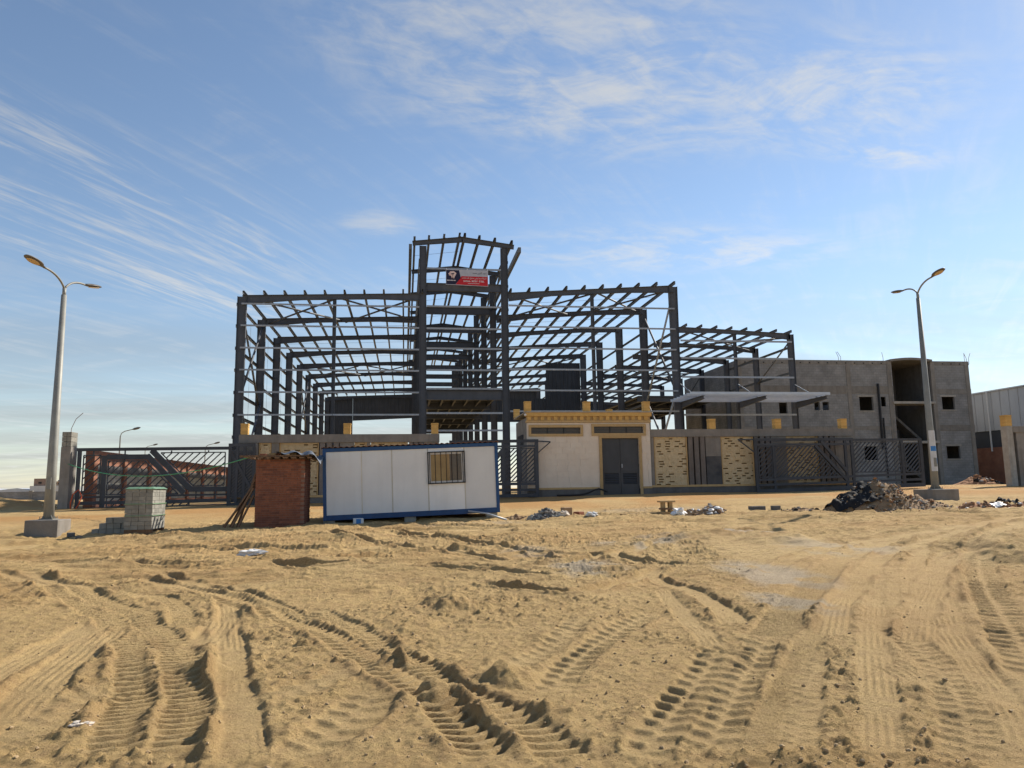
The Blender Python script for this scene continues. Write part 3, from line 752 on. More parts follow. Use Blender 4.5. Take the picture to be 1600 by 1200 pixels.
for z in (13.5, 10.6, 7.9):
    MB().cbar((XR + .33, YF + BAY, z), (XR + .33, YE, z), .17, .065, flip=-1).build('side_girt', PURLIN, hall)
XM1, XM2 = -4.5, 12.45
for z in girt_z[:6]:                                  # front wall
    MB().cbar((XL, YF - .22, z), (XM1, YF - .22, z), .105, .06, flip=-1).build('front_girt', GALV, hall)
    MB().cbar((XM1 + .02, YF - .22, z), (XA - .24, YF - .22, z), .105, .06, flip=-1).build('front_girt', GALV, hall)
for z in (13.54, 12.13, 10.70, 9.28, 7.89, 6.52):
    MB().cbar((XB + .24, YF - .22, z), (XM2, YF - .22, z), .105, .06, flip=-1).build('front_girt', GALV, hall)
    MB().cbar((XM2 + .02, YF - .22, z), (XR, YF - .22, z), .105, .06, flip=-1).build('front_girt', GALV, hall)
for z in (15.93, 13.39, 11.92, 10.60, 9.19, 7.98, 6.40, 5.28):
    MB().cbar((XA + .24, YF - .22, z), (XB - .24, YF - .22, z), .115, .06, flip=-1).build('front_girt', GALV, hall)
for x, zt in ((XM1, zL(XM1) - .34), (XM2, zR(XM2) - .34)):
    MB().ibar((x, YF, GZ - .3), (x, YF, zt), .22, .22, .16, up=(1, 0, 0)).build('wind_post', STEEL, hall)
# round-tube bracing in the roof and the side walls
for k in (0, 4):
    y0, y1 = YF + BAY * k, YF + BAY * (k + 1)
    for xa, xb, zf in ((XL + .5, -4.6, zL), (-4.3, XA - .6, zL), (XB + .5, 12.3, zR), (12.7, XR - .5, zR)):
        MB().tube([(xa, y0, zf(xa) - .22), (xb, y1, zf(xb) - .22)], .065, 8).build('roof_brace', PURLIN, hall, smooth=True)
        MB().tube([(xb, y0, zf(xb) - .36), (xa, y1, zf(xa) - .36)], .065, 8).build('roof_brace', STEEL, hall, smooth=True)
    for x, zt in ((XL, 13.2), (XR, 14.3)):
        for za, zb in ((zt, 7.7), (7.7, 1.6)):
            MB().tube([(x - .05, y0 + .2, za), (x - .05, y1 - .2, zb)], .075, 8).build('wall_brace', GALV if x == XR else PURLIN, hall, smooth=True)
            MB().tube([(x + .09, y0 + .2, zb), (x + .09, y1 - .2, za)], .075, 8).build('wall_brace', STEEL, hall, smooth=True)
    for za, zb in ((17.2, 14.9),):
        MB().tube([(XB, y0, za), (XB, y1, zb)], .06, 8).build('wall_brace', PURLIN, hall, smooth=True)
for k in (1, 2, 3, 5):
    y0, y1 = YF + BAY * k, YF + BAY * (k + 1)
    MB().tube([(XB, y0, 17.2), (XB, y1, 14.9)], .05, 8).build('wall_brace', PURLIN, hall, smooth=True)
    MB().tube([(XA, y0, 14.9), (XA, y1, 17.2)], .05, 8).build('wall_brace', PURLIN, hall, smooth=True)
for z in (13.3, 11.9, 10.5, 9.1):
    MB().cbar((XB + .27, YF, z), (XB + .27, YE, z), .16, .06, flip=-1).build('side_girt', PURLIN, hall)
# thin sag rods between the purlins and girts
for k in (0, 1, 2, 3):
    y = YF + BAY * (k + .5)
    MB().tube([(XL, y, zL(XL) + .05), (XA - .3, y, zL(XA) + .05)], .010, 5).build('sag_rod', GALV, hall)
    MB().tube([(XB + .4, y, zR(XB) + .05), (XR, y, zR(XR) + .05)], .010, 5).build('sag_rod', GALV, hall)
    MB().tube([(.5, y, 17.85), (3.7, y, 18.25)], .010, 5).build('sag_rod', GALV, hall)
    for q in (.33, .66):
        MB().tube([(XL - .3, YF + BAY * (k + q), 13.4), (XL - .3, YF + BAY * (k + q), 4.9)], .010, 5).build('sag_rod', GALV, hall)
# upper floor of the raised bay: joists and deck
for i in range(6):
    x = XA + .55 + i * .86
    MB().ibar((x, YF + .15, 7.70), (x, YF + BAY * 4 - .1, 7.70), .26, .26, .12).build('floor_joist', STEEL, hall)
MB().box(XA + .25, XB - .25, YF + .1, YF + BAY * 4, 7.90, 7.97).build('floor_deck', DARKCLAD, hall)
# ribbed sheet cladding already fixed on the far gable and on an inner partition
def ribbed(x0, x1, zlo, zhi, y, step=.5):
    """vertical ribbed sheet facing -Y; zlo and zhi are functions of x"""
    prof = []
    x = x0
    while x < x1 - .01:
        e = min(step, x1 - x)
        prof += [(x, 0), (x + e * .62, 0), (x + e * .70, -.05), (x + e * .92, -.05)]
        x += e
    prof.append((x1, 0))
    mb = MB(); n_ = len(prof)
    vs = [(a, y + d, zlo(a)) for a, d in prof] + [(a, y + d, zhi(a)) for a, d in prof] + [(a, y + .06, zlo(a)) for a, d in prof] + [(a, y + .06, zhi(a)) for a, d in prof]
    fs = []
    for i in range(n_ - 1):
        fs += [(i, i + 1, n_ + i + 1, n_ + i), (2 * n_ + i + 1, 2 * n_ + i, 3 * n_ + i, 3 * n_ + i + 1), (n_ + i, n_ + i + 1, 3 * n_ + i + 1, 3 * n_ + i), (i + 1, i, 2 * n_ + i, 2 * n_ + i + 1)]
    return mb.add(vs, fs)
YC = YE + .45
ribbed(-10.4, -6.9, lambda x: 1.0, lambda x: zL(x) - .1, YC).build('gable_cladding', DARKCLAD, hall)
ribbed(-6.88, 1.2, lambda x: 10.75 + .045 * (x + 6.9), lambda x: zL(x) - .1, YC).build('gable_cladding', DARKCLAD, hall)
ribbed(1.22, 6.6, lambda x: 9.0, lambda x: 13.9, YC).build('gable_cladding', DARKCLAD, hall)
ribbed(6.62, 18.3, lambda x: 11.5, lambda x: zR(x) - .1, YC).build('gable_cladding', DARKCLAD, hall)
ribbed(14.3, 17.9, lambda x: 8.2, lambda x: 14.3, YF + BAY * 4 + .35, .4).build('partition_cladding', DARKCLAD, hall)
ribbed(6.8, 14.28, lambda x: 8.2, lambda x: 10.6, YF + BAY * 4 + .35, .4).build('partition_cladding', DARKCLAD, hall)

# ------------------------------------------------------------------ lower annex on the right with its canopy
annex = empty('steel_annex', (18.9, YF, GZ), 'lower dark steel annex frame right of the hall with three canopy brackets', 'steel frame')
AX0, AXM, AX1, AB = 18.75, 22.45, 26.55, 5.3
def zA(x): return 12.32 - .045 * (x - AX0)
NA = 9
for k in range(NA):
    y = YF + AB * k
    MB().ibar((AX1, y, GZ - .3), (AX1, y, zA(AX1) - .05), .34, .42, .22, up=(1, 0, 0)).build('column', STEEL, annex)
    mb = MB()
    mb.ibar((AX0 - .25, y, zA(AX0)), (AX0 + 2.2, y, zA(AX0 + 2.2)), .40, .28, .18, top=1)
    mb.ibar((AX0 + 2.2, y, zA(AX0 + 2.2)), (AX1 - 2.2, y, zA(AX1 - 2.2)), .28, .28, .18, top=1)
    mb.ibar((AX1 - 2.2, y, zA(AX1 - 2.2)), (AX1, y, zA(AX1)), .28, .44, .18, top=1)
    mb.build('rafter', STEEL, annex)
    if k > 1:
        MB().ibar((AX0, y, 8.6), (AX1, y, 8.6), .4, .4, .2).build('floor_beam', STEEL, annex)
    if k in (0,):
        MB().ibar((AXM, y, GZ - .3), (AXM, y, zA(AXM) - .28), .2, .2, .16, up=(1, 0, 0)).build('wind_post', STEEL, annex)
YAE = YF + AB * (NA - 1)
for i in range(8):
    x = AX0 + .2 + i * 1.08
    MB().cbar((x, YF - .35, zA(x) + .10), (x, YAE + .2, zA(x) + .10), .18, .07, flip=-1).build('purlin', PURLIN, annex)
for z in (11.1, 9.3):
    MB().cbar((AX1 + .24, YF, z), (AX1 + .24, YF + AB * 2, z), .16, .06, flip=-1).build('side_girt', PURLIN, annex)
for z in (11.35, 10.15, 8.85, 6.28, 5.18):
    MB().cbar((XR + .32, YF - .2, z), (AX1, YF - .2, z), .12, .06, flip=-1).build('front_girt', GALV, annex)
for k in (0, 3):
    y0, y1 = YF + AB * k, YF + AB * (k + 1)
    MB().tube([(AX0 + .2, y0, 12.0), (AX1 - .3, y1, 11.7)], .055, 8).build('roof_brace', STEEL, annex, smooth=True)
    MB().tube([(AX1 - .3, y0, 11.65), (AX0 + .2, y1, 11.9)], .055, 8).build('roof_brace', PURLIN, annex, smooth=True)
    MB().tube([(AX1, y0 + .2, 11.4), (AX1, y1 - .2, 9.2)], .055, 8).build('wall_brace', PURLIN, annex, smooth=True)
ribbed(18.8, 26.5, lambda x: 8.4, lambda x: zA(x) - .1, YAE + .4, .4).build('gable_cladding', DARKCLAD, annex)
for x in (18.35, AXM, AX1):                           # canopy over the front
    MB().ibar((x, YF - .25, 6.92), (x, YF - 4.0, 7.02), .42, .20, .16).build('canopy_bracket', STEEL, annex)
    MB().tube([(x, YF - .2, 8.35), (x, YF - 2.9, 7.15)], .035, 8).build('tie_rod', GALV, annex, smooth=True)
for i in range(7):
    y = YF - .45 - i * .58
    MB().cbar((17.5, y, 7.20 + .012 * i), (AX1 + .3, y, 7.20 + .012 * i), .17, .09, flip=-1).build('canopy_purlin', SHEET, annex)
# upper floor of the annex
MB().box(AX0 + .1, AX1 - .3, YF + AB * 2, YAE, 8.82, 8.90).build('floor_deck', DARKCLAD, annex)
for i in range(6):
    x = AX0 + .6 + i * 1.3
    MB().ibar((x, YF + AB * 2, 8.68), (x, YAE, 8.68), .22, .22, .12).build('floor_joist', STEEL, annex)

# ------------------------------------------------------------------ banner hung on the raised bay
ban = empty('company_banner', (3.98, YF - .34, 14.79), 'red, grey and navy company banner hung high on the raised bay', 'banner')
BX0, BX1, BZ0, BZ1, BY = 2.60, 5.38, 14.82, 15.86, YF - .34
def bz(x): return -.03 * (x - BX0) / (BX1 - BX0)
def bsheet(poly, d0, d1):
    return MB().prismY([(x, z + bz(x)) for x, z in poly], BY - d1, BY - d0)
bsheet([(BX0, BZ0), (BX1, BZ0 - .05), (BX1, BZ1), (BX0, BZ1)], 0, .012).build('sheet', GREYP, ban)
bsheet([(BX0 + .03, BZ0 + .03), (BX0 + .62, BZ0 + .03), (BX0 + .98, BZ0 + .48), (BX0 + .86, BZ1 - .05), (BX0 + .03, BZ1 - .05)], .012, .017).build('navy_field', NAVY, ban)
bsheet([(BX0 + .64, BZ0 + .03), (BX1 - .03, BZ0 - .02), (BX1 - .03, BZ0 + .60), (BX0 + 1.03, BZ0 + .60)], .012, .017).build('red_field', REDP, ban)
logo = [(.16, .74), (.30, .90), (.52, .92), (.70, .78), (.62, .62), (.52, .40), (.46, .55), (.40, .42), (.34, .60), (.24, .62)]
lo = bsheet([(BX0 + a, BZ0 + b) for a, b in logo], .017, .021).build('logo', LOGOP, ban)
sub(ban, lo)
bsheet([(BX0 + .36, BZ0 + .68), (BX0 + .56, BZ0 + .74), (BX0 + .54, BZ0 + .80), (BX0 + .34, BZ0 + .75)], .021, .024).build('logo_stroke', NAVY, lo)
bsheet([(BX0 + .42, BZ0 + .52), (BX0 + .50, BZ0 + .70), (BX0 + .44, BZ0 + .70)], .021, .024).build('logo_stroke', NAVY, lo)
for a0, a1 in ((.06, .26), (.29, .46), (.49, .64)):
    bsheet([(BX0 + a0, BZ0 + .27), (BX0 + a1, BZ0 + .27), (BX0 + a1, BZ0 + .32), (BX0 + a0, BZ0 + .32)], .017, .020).build('logo_caption', INKW, ban)
JOIN = {'ا': (0xFE8D, 0), 'ب': (0xFE8F, 1), 'ة': (0xFE93, 0), 'ت': (0xFE95, 1), 'ح': (0xFEA1, 1), 'د': (0xFEA9, 0), 'ر': (0xFEAD, 0), 'س': (0xFEB1, 1), 'ش': (0xFEB5, 1), 'ك': (0xFED9, 1), 'ل': (0xFEDD, 1), 'م': (0xFEE1, 1), 'ن': (0xFEE5, 1), 'ي': (0xFEF1, 1)}
def arabic(s):
    out = []
    for w_ in s.split(' '):
        q = ''
        for i, ch in enumerate(w_):
            code, j = JOIN[ch]
            prev = i > 0 and JOIN[w_[i - 1]][1]
            nxt = i < len(w_) - 1 and j
            q += chr(code + (3 if prev and nxt else 2 if nxt else 1 if prev else 0))
        out.append(q[::-1])
    return ' '.join(out[::-1])
def lettering(txt, x0, x1, z, h, mat, name, parent, y=None, d=.021, bold=0.0):
    cu = bpy.data.curves.new(name, 'FONT'); cu.body = txt; cu.size = 1; cu.extrude = .0; cu.offset = bold
    to = bpy.data.objects.new(name + '_curve', cu); col.objects.link(to)
    bpy.context.view_layer.update()
    dg = bpy.context.evaluated_depsgraph_get()
    me_ = bpy.data.meshes.new_from_object(to.evaluated_get(dg))
    bpy.data.objects.remove(to)
    if len(me_.vertices) == 0:
        return None
    xs = [v.co.x for v in me_.vertices]; ys = [v.co.y for v in me_.vertices]
    ax, bx, ay, by = min(xs), max(xs), min(ys), max(ys)
    off = wloc(parent); yy = (BY if y is None else y) - d
    for v in me_.vertices:
        X = x0 + (v.co.x - ax) / (bx - ax) * (x1 - x0); Zv = z + (v.co.y - ay) / (by - ay) * h
        v.co = Vector((X, yy, Zv + (bz(X) if y is None else 0))) - off
    me_.materials.clear(); me_.materials.append(mat)
    o = bpy.data.objects.new(name, me_); col.objects.link(o); o.parent = parent
    return o
lettering(arabic('احمد الامين محمد'), BX0 + 1.75, BX1 - .12, BZ0 + .74, .17, INKK, 'lettering', ban)
lettering(arabic('شركة سما بيتي ستيل للمنشات'), BX0 + 1.06, BX1 - .12, BZ0 + .38, .17, INKW, 'lettering', ban, bold=.01)
lettering('SAMAA  BETEY  STEEL', BX0 + 1.15, BX1 - .25, BZ0 + .22, .11, INKW, 'lettering', ban, bold=.02)
bsheet([(BX0 + 1.45, BZ0 + .11), (BX0 + 2.2, BZ0 + .11), (BX0 + 2.2, BZ0 + .135), (BX0 + 1.45, BZ0 + .135)], .017, .020).build('small_print', INKW, ban)
for x in (BX0 + .05, BX0 + 1.4, BX1 - .05):
    MB().tube([(x, BY, BZ1 - .03), (x, BY + .10, BZ1 + .1)], .012, 6).build('tie_cord', WHITE, ban)

# ------------------------------------------------------------------ walls with openings
def pierced(x0, x1, z0, z1, y0, y1, holes):
    xs = sorted({x0, x1, *[h[0] for h in holes], *[h[1] for h in holes]})
    zs = sorted({z0, z1, *[h[2] for h in holes], *[h[3] for h in holes]})
    mb = MB()
    for i in range(len(xs) - 1):
        run = None
        for j in range(len(zs) - 1):
            cx, cz = (xs[i] + xs[i + 1]) / 2, (zs[j] + zs[j + 1]) / 2
            solid = not any(h[0] < cx < h[1] and h[2] < cz < h[3] for h in holes)
            if solid:
                run = [zs[j], zs[j + 1]] if run is None else [run[0], zs[j + 1]]
            if run and (not solid or j == len(zs) - 2):
                mb.box(xs[i], xs[i + 1], y0, y1, *run); run = None
    return mb

# unfinished concrete block building
cb_ = empty('unfinished_block_building', (38, 58, 1.4), 'grey three-storey unfinished block building with open stairwell right of the annex', 'building')
CY, CX0, CX1, CZ0, CZ1 = 58.0, 27.25, 48.45, .8, 11.88
H1 = [(33.84, 34.33, 7.65, 8.35), (34.58, 35.16, 7.65, 8.35), (37.92, 39.20, 7.62, 8.79), (39.92, 40.37, 7.97, 8.79), (38.03, 39.24, 3.45, 4.61), (30.70, 31.43, 7.38, 8.29), (32.0, 33.2, 3.4, 4.6)]
H2 = [(45.59, 46.81, 7.70, 8.81), (45.61, 46.90, 3.51, 4.58)]
pierced(CX0, 41.15, CZ0, CZ1, CY, CY + .22, H1).build('wall', BLOCKWALL, cb_)
pierced(44.80, CX1, CZ0, CZ1, CY, CY + .22, H2).build('wall', BLOCKWALL, cb_)
MB().box(CX0, CX0 + .22, CY + .24, CY + 12, CZ0, CZ1 - .02).build('wall', BLOCKWALL, cb_)
MB().box(CX1 - .22, CX1, CY + .24, CY + 12, CZ0, CZ1 - .02).build('wall', BLOCKWALL, cb_)
pierced(CX0 + .24, CX1 - .24, CZ0, CZ1 - .02, CY + 11.78, CY + 12, [(47.0, 47.7, 7.4, 9.0), (34.5, 35.5, 7.6, 8.6)]).build('wall', BLOCKWALL, cb_)
for x in (41.15, 44.80):
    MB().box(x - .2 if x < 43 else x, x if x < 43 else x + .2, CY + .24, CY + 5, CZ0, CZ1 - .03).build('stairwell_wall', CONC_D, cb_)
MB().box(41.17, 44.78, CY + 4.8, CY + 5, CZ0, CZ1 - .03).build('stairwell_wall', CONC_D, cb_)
for z in (9.4, 6.2):
    MB().box(CX0 + .25, 40.93, CY + .25, CY + 11.7, z - .2, z).build('floor_slab', CONC, cb_)
    MB().box(45.02, CX1 - .25, CY + .25, CY + 11.7, z - .2, z).build('floor_slab', CONC, cb_)
for z in (8.36, 5.0):
    MB().box(41.0, 44.95, CY - .12, CY + 1.5, z - .16, z + .04).build('landing', CONC_L, cb_)
MB().box(CX0 + .25, 40.93, CY + .25, CY + 11.7, 11.4, 11.6).build('roof_slab', CONC, cb_)
MB().box(45.02, CX1 - .25, CY + .25, CY + 11.7, 11.4, 11.6).build('roof_slab', CONC, cb_)
mb = MB()
for i in range(8):
    x0_, x1_ = 41.0 + i * .49, 41.0 + (i + 1) * .49
    z0_ = 12.02 + .16 * math.sin(math.pi * i / 8); z1_ = 12.02 + .16 * math.sin(math.pi * (i + 1) / 8)
    mb.prismY([(x0_, z0_ - .2), (x1_, z1_ - .2), (x1_, z1_), (x0_, z0_)], CY - .15, CY + 5.2)
mb.build('stairwell_roof', CONC, cb_)
for z0_ in (5.0, 1.5):
    xa, xb = (41.3, 44.6)
    fl = MB().prismY([(xa, z0_ + 3.2), (xa, z0_ + 2.95), (xb, z0_ + .0), (xb, z0_ + .3)], CY + 1.6, CY + 2.8)
    fl.build('stair_flight', CONC_D, cb_)  # darker concrete paints the stairwell's shade onto the flights
for x0_, x1_, z0_, z1_ in ((CX0, 41.12, 9.08, 9.72), (CX0, 41.12, 6.02, 6.3), (44.83, CX1, 9.08, 9.5), (44.83, CX1, 5.9, 6.4), (CX0, 41.12, 11.55, 11.9), (44.83, CX1, 11.55, 11.9)):
    MB().box(x0_, x1_, CY - .03, CY + .1, z0_, z1_).build('concrete_beam', CONC, cb_)
for x in (27.4, 32.2, 37.1, 40.85, 44.95, 48.22):
    MB().box(x - .18, x + .18, CY - .045, CY + .1, CZ0, CZ1 - .05).build('concrete_column', CONC, cb_)
for i, h in enumerate(H1[2:3] + H1[4:5] + H2):
    MB().box(h[0] - .14, h[1] + .14, CY - .025, CY + .05, h[3], h[3] + .16).build('lintel', CONC_L, cb_)
    MB().box(h[0] - .08, h[1] + .08, CY - .05, CY + .1, h[2] - .09, h[2]).build('window_sill', CONC_L, cb_)
    for a in (h[0], h[1] - .07):
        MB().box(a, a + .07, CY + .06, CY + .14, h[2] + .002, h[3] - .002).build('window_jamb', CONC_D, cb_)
mb = MB()
for i in range(3):
    for j in range(4):
        mb.box(39.93 + i * .16, 39.93 + i * .16 + .04, CY + .05, CY + .1, 7.98, 8.78)
        mb.box(39.93, 40.36, CY + .102, CY + .14, 8.0 + j * .22, 8.04 + j * .22)
mb.build('vent_lattice', CONC_D, cb_)
MB().tube([(39.68, CY - .12, 9.9), (39.68, CY - .12, 4.4)], .09, 8).build('drain_pipe', BLACK, cb_)
MB().tube([(39.95, CY - .10, 7.0), (39.95, CY - .10, 2.0)], .06, 8).build('drain_pipe', BLACK, cb_)
for x, n_ in ((36.4, 2), (40.5, 1), (44.5, 1), (48.25, 3)):
    for i in range(n_):
        MB().tube([(x + .18 * i, CY + .1, 11.7), (x + .18 * i + random.uniform(-.06, .06), CY + .1, 12.2), (x + .18 * i + random.uniform(-.3, .3), CY + .1, 12.65)], .018, 5).build('rebar', TILE, cb_)
for i in range(26):
    x = CX0 + .6 + i * .82
    if 40.6 < x < 45.2: continue
    MB().box(x, x + .11, CY - .055, CY - .031, 11.62, 11.71).build('putlog_hole_shade', DARKIN, cb_)  # solid dark boxes; the shade of holes is put into their colour

# warehouse at the right edge
wh = empty('white_warehouse', (52, 64, 1.2), 'pale sheet-clad warehouse behind the block building at the right edge', 'warehouse')
mb = MB(); yy = 52.0
while yy < 76:
    mb.box(52.0, 52.2, yy, yy + .93, 6.05, 9.5); mb.box(51.96, 51.998, yy + .95, yy + .99, 6.06, 9.49); yy += 1.0
mb.build('upper_cladding', WHWALL, wh)
MB().box(52.1, 52.3, 52, 76, 4.55, 6.04).build('lower_cladding', DARKCLAD, wh)
MB().box(51.9, 52.3, 52, 76, .8, 4.54).build('brick_plinth', BRICKWALL, wh)
MB().box(51.85, 66, 52, 76.2, 9.51, 9.62).build('roof', WHWALL, wh)
MB().box(52.22, 66, 75.9, 76.1, .8, 9.5).build('end_wall', WHWALL, wh)
MB().tube([(51.8, 60.2, 9.5), (51.8, 60.2, 4.2)], .07, 8).build('downpipe', WHITE, wh)

# ------------------------------------------------------------------ perimeter wall with split-stone panels
WY = 38.0
UNIT = [(i, j) for i in range(34) for j in range(1)]
def stone_panel(parent, x0, x1, z0, z1, seed):
    rnd = random.Random(seed)
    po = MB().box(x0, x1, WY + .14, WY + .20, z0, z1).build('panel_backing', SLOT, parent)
    sub(parent, po)
    mb = MB(); h = .066; n_ = int((z1 - z0) / h); h = (z1 - z0) / n_
    for j in range(n_):
        x = x0 - rnd.random() * .2; gap = False
        while x < x1:
            ln = rnd.choice((.19, .24, .28, .33)); a, b_ = max(x, x0), min(x + ln - .008, x1); x += ln
            if b_ - a < .03: continue
            if j % 2 == 0 and rnd.random() < .5 and not gap and ln < .3 and .05 < b_ - a < .3 and a > x0 + .02:
                gap = True; continue     # open slot
            gap = False
            d = rnd.choice((.0, .012, .02, .03))
            mb.box(a, b_, WY + .06 + d, WY + .138, z0 + j * h + .002, z0 + (j + 1) * h - .006)
    mb.build('split_stones', SPLIT, po, kind='stuff')
def cap_stone(parent, x, z, y=WY + .15, s=1.0):
    rnd = random.Random(int(x * 97))
    c = MB().box(x - .165 * s, x + .165 * s, y - .165 * s, y + .165 * s, z + .003, z + .48 * s).build('cap_stone', STONE_Y, parent)
    sub(parent, c)
    MB().box(x - .185 * s, x + .185 * s, y - .185 * s, y + .185 * s, z + .485 * s, z + .55 * s).build('cap_top', STONE_Y, c)
    for i in range(3):
        MB().box(x - .175 * s, x + .175 * s, y - .175 * s, y + .175 * s, z + (.06 + .15 * i) * s, z + (.17 + .15 * i) * s).build('stone_course', STONE_Y, c)
def wall_run(name, label, x0, x1, zb, zt, items, caps):
    root = empty(name, ((x0 + x1) / 2, WY, zb), label, 'wall', 'perimeter wall of the site')
    MB().box(x0, x1, WY + .2, WY + .34, zb - .5, zt - .5).build('wall_core', CONC, root)
    MB().box(x0 - .02, x1 + .02, WY - .06, WY + .38, zt - .40, zt).build('coping_beam', CONC_L if 0 else CONC, root)
    MB().box(x0 - .02, x1 + .02, WY - .05, WY + .198, zb - .5, zb + .36).build('plinth', CONC_D, root)
    MB().box(x0 - .02, x1 + .02, WY - .07, WY + .197, zb + .363, zb + .47).build('plinth_band', STONE_T, root)
    for i, it in enumerate(items):
        if it[0] == 'pier':
            MB().box(it[1], it[2], WY, WY + .197, zb + .473, zt - .403).build('pier', CONC, root)
        elif it[0] == 'dark':
            o = MB().box(it[1], it[2], WY, WY + .197, zb + .473, zb + 1.95).build('pier', PIER_DK, root, label='concrete pier that is darker on its lower part')
            MB().box(it[1], it[2], WY, WY + .197, zb + 1.953, zt - .403).build('pier', CONC, root)
        elif it[0] == 'stone':
            stone_panel(root, it[1], it[2], zb + .473, zt - .403, i + int(x0 * 10))
            MB().box(it[1] - .05, it[1] - .003, WY + .02, WY + .197, zb + .473, zt - .403).build('panel_edge', STONE_T, root)
            MB().box(it[2] + .003, it[2] + .05, WY + .02, WY + .197, zb + .473, zt - .403).build('panel_edge', STONE_T, root)
        else:
            a, b_ = it[1], it[2]; s = (b_ - a) / 3
            for q in range(3):
                MB().box(a + s * q + .05, a + s * (q + 1) - .04, WY - .02, WY + .197, zb + .473, zt - .403).build('fin', pm('fin_concrete', (.20, .175, .155), (.15, .13, .115), rough=.9, bump=.3, stain=.5), root)
    for x in caps:
        cap_stone(root, x, zt)
    return root
wall_run('perimeter_wall', 'concrete and yellow stone wall behind the brick shed and white cabin', -7.98, 1.71, .92, 4.36,
         [('pier', -7.98, -7.08), ('stone', -7.0, -6.52), ('pier', -6.45, -6.1), ('stone', -6.03, -4.26), ('fins', -4.2, -3.2), ('pier', -3.18, -2.5), ('stone', -2.43, -1.93), ('pier', -1.87, -1.7), ('stone', -1.62, .1), ('fins', .16, .95), ('pier', .97, 1.71)],
         (-7.76, -2.85, 1.50))
wall_run('perimeter_wall', 'concrete and yellow stone wall between the gatehouse and the open gate', 12.78, 24.24, 1.16, 4.55,
         [('pier', 12.78, 12.95), ('stone', 13.02, 14.74), ('fins', 14.8, 15.8), ('dark', 15.82, 16.66), ('stone', 16.73, 18.45), ('fins', 18.5, 19.5), ('pier', 19.52, 20.38), ('stone', 20.45, 22.17), ('fins', 22.23, 23.2), ('pier', 23.22, 24.24)],
         (16.25, 19.98, 23.82))
wr = empty('wall_end', (34.8, WY, 1.1), 'grey wall end with a yellow cap stone at the right edge of the photo', 'wall', 'perimeter wall of the site')
MB().box(33.72, 34.10, WY - .02, WY + .42, .6, 4.66).build('pier', CONC_L, wr)
MB().box(34.102, 34.32, WY + .2, WY + .36, .6, 4.5).build('wall_core', CONC_D, wr)
MB().box(34.322, 40, WY + .02, WY + .36, .6, 4.62).build('wall_panel', CONC, wr)
MB().box(34.102, 40, WY - .04, WY + .199, 4.3, 4.64).build('coping_beam', CONC, wr)
cap_stone(wr, 33.92, 4.66, WY + .2, 1.15)
wl_ = empty('gate_pillar', (-15.65, WY, .8), 'unfinished concrete gate pillar with block top and bent rebar at far left', 'pillar')
MB().box(-15.95, -15.52, WY - .2, WY + .5, .4, 3.82).build('shaft', CONC, wl_)
for j in range(3):
    for i in range(2):
        MB().box(-15.94 + i * .21, -15.745 + i * .21, WY - .19, WY + .49, 3.83 + j * .235, 4.05 + j * .235).build('block', BLOCKM, wl_)
MB().tube([(-15.7, WY + .1, 3.8), (-15.68, WY + .1, 4.7), (-15.5, WY + .1, 5.15), (-15.2, WY + .1, 5.45)], .014, 6).build('rebar', TILE, wl_)
MB().tube([(-15.5 + .03 * math.sin(i * .9) + .18 * math.sin(math.pi * i / 14), WY - .26, .83 + 1.0 * math.sin(math.pi * i / 14) * .9) for i in range(15)], .025, 6)
hose = MB().tube([(-15.32, WY - .3, .80), (-15.36, WY - .28, 1.2), (-15.28, WY - .26, 1.6), (-15.05, WY - .24, 1.82), (-14.9, WY - .24, 1.5), (-15.0, WY - .3, 1.1), (-15.15, WY - .4, .80)], .028, 8)
solo(hose, 'hose', ORANGE, 'orange hose looped beside the far left gate pillar', 'hose', smooth=True)

# brick wall running back behind the left gate
bw = empty('boundary_wall', (-15.2, 60, .9), 'long red brick and white block boundary wall seen through the left gate', 'wall')
yy = 39.0; i = 0
while yy < 84:
    MB().box(-15.32, -14.90, yy, yy + .45, .5, 3.72).build('brick_pier', BRICKWALL, bw)
    MB().box(-15.25, -15.0, yy + .452, yy + 3.998, .5, 1.25).build('plinth', BRICKWALL, bw)
    MB().box(-15.22, -15.04, yy + .452, yy + 3.998, 1.252, 1.85).build('block_panel', WHITEWALL, bw)
    MB().box(-15.27, -14.98, yy + .452, yy + 3.998, 1.852, 2.08).build('concrete_band', CONC_D, bw)
    MB().box(-15.22, -15.04, yy + .452, yy + 3.998, 2.082, 2.65).build('block_panel', WHITEWALL, bw)
    MB().box(-15.27, -14.98, yy + .452, yy + 3.998, 2.652, 3.02).build('concrete_band', CONC_D, bw)
    MB().box(-15.24, -15.02, yy + .452, yy + 3.998, 3.022, 3.72).build('brick_panel', BRICKWALL, bw)
    yy += 4.0; i += 1

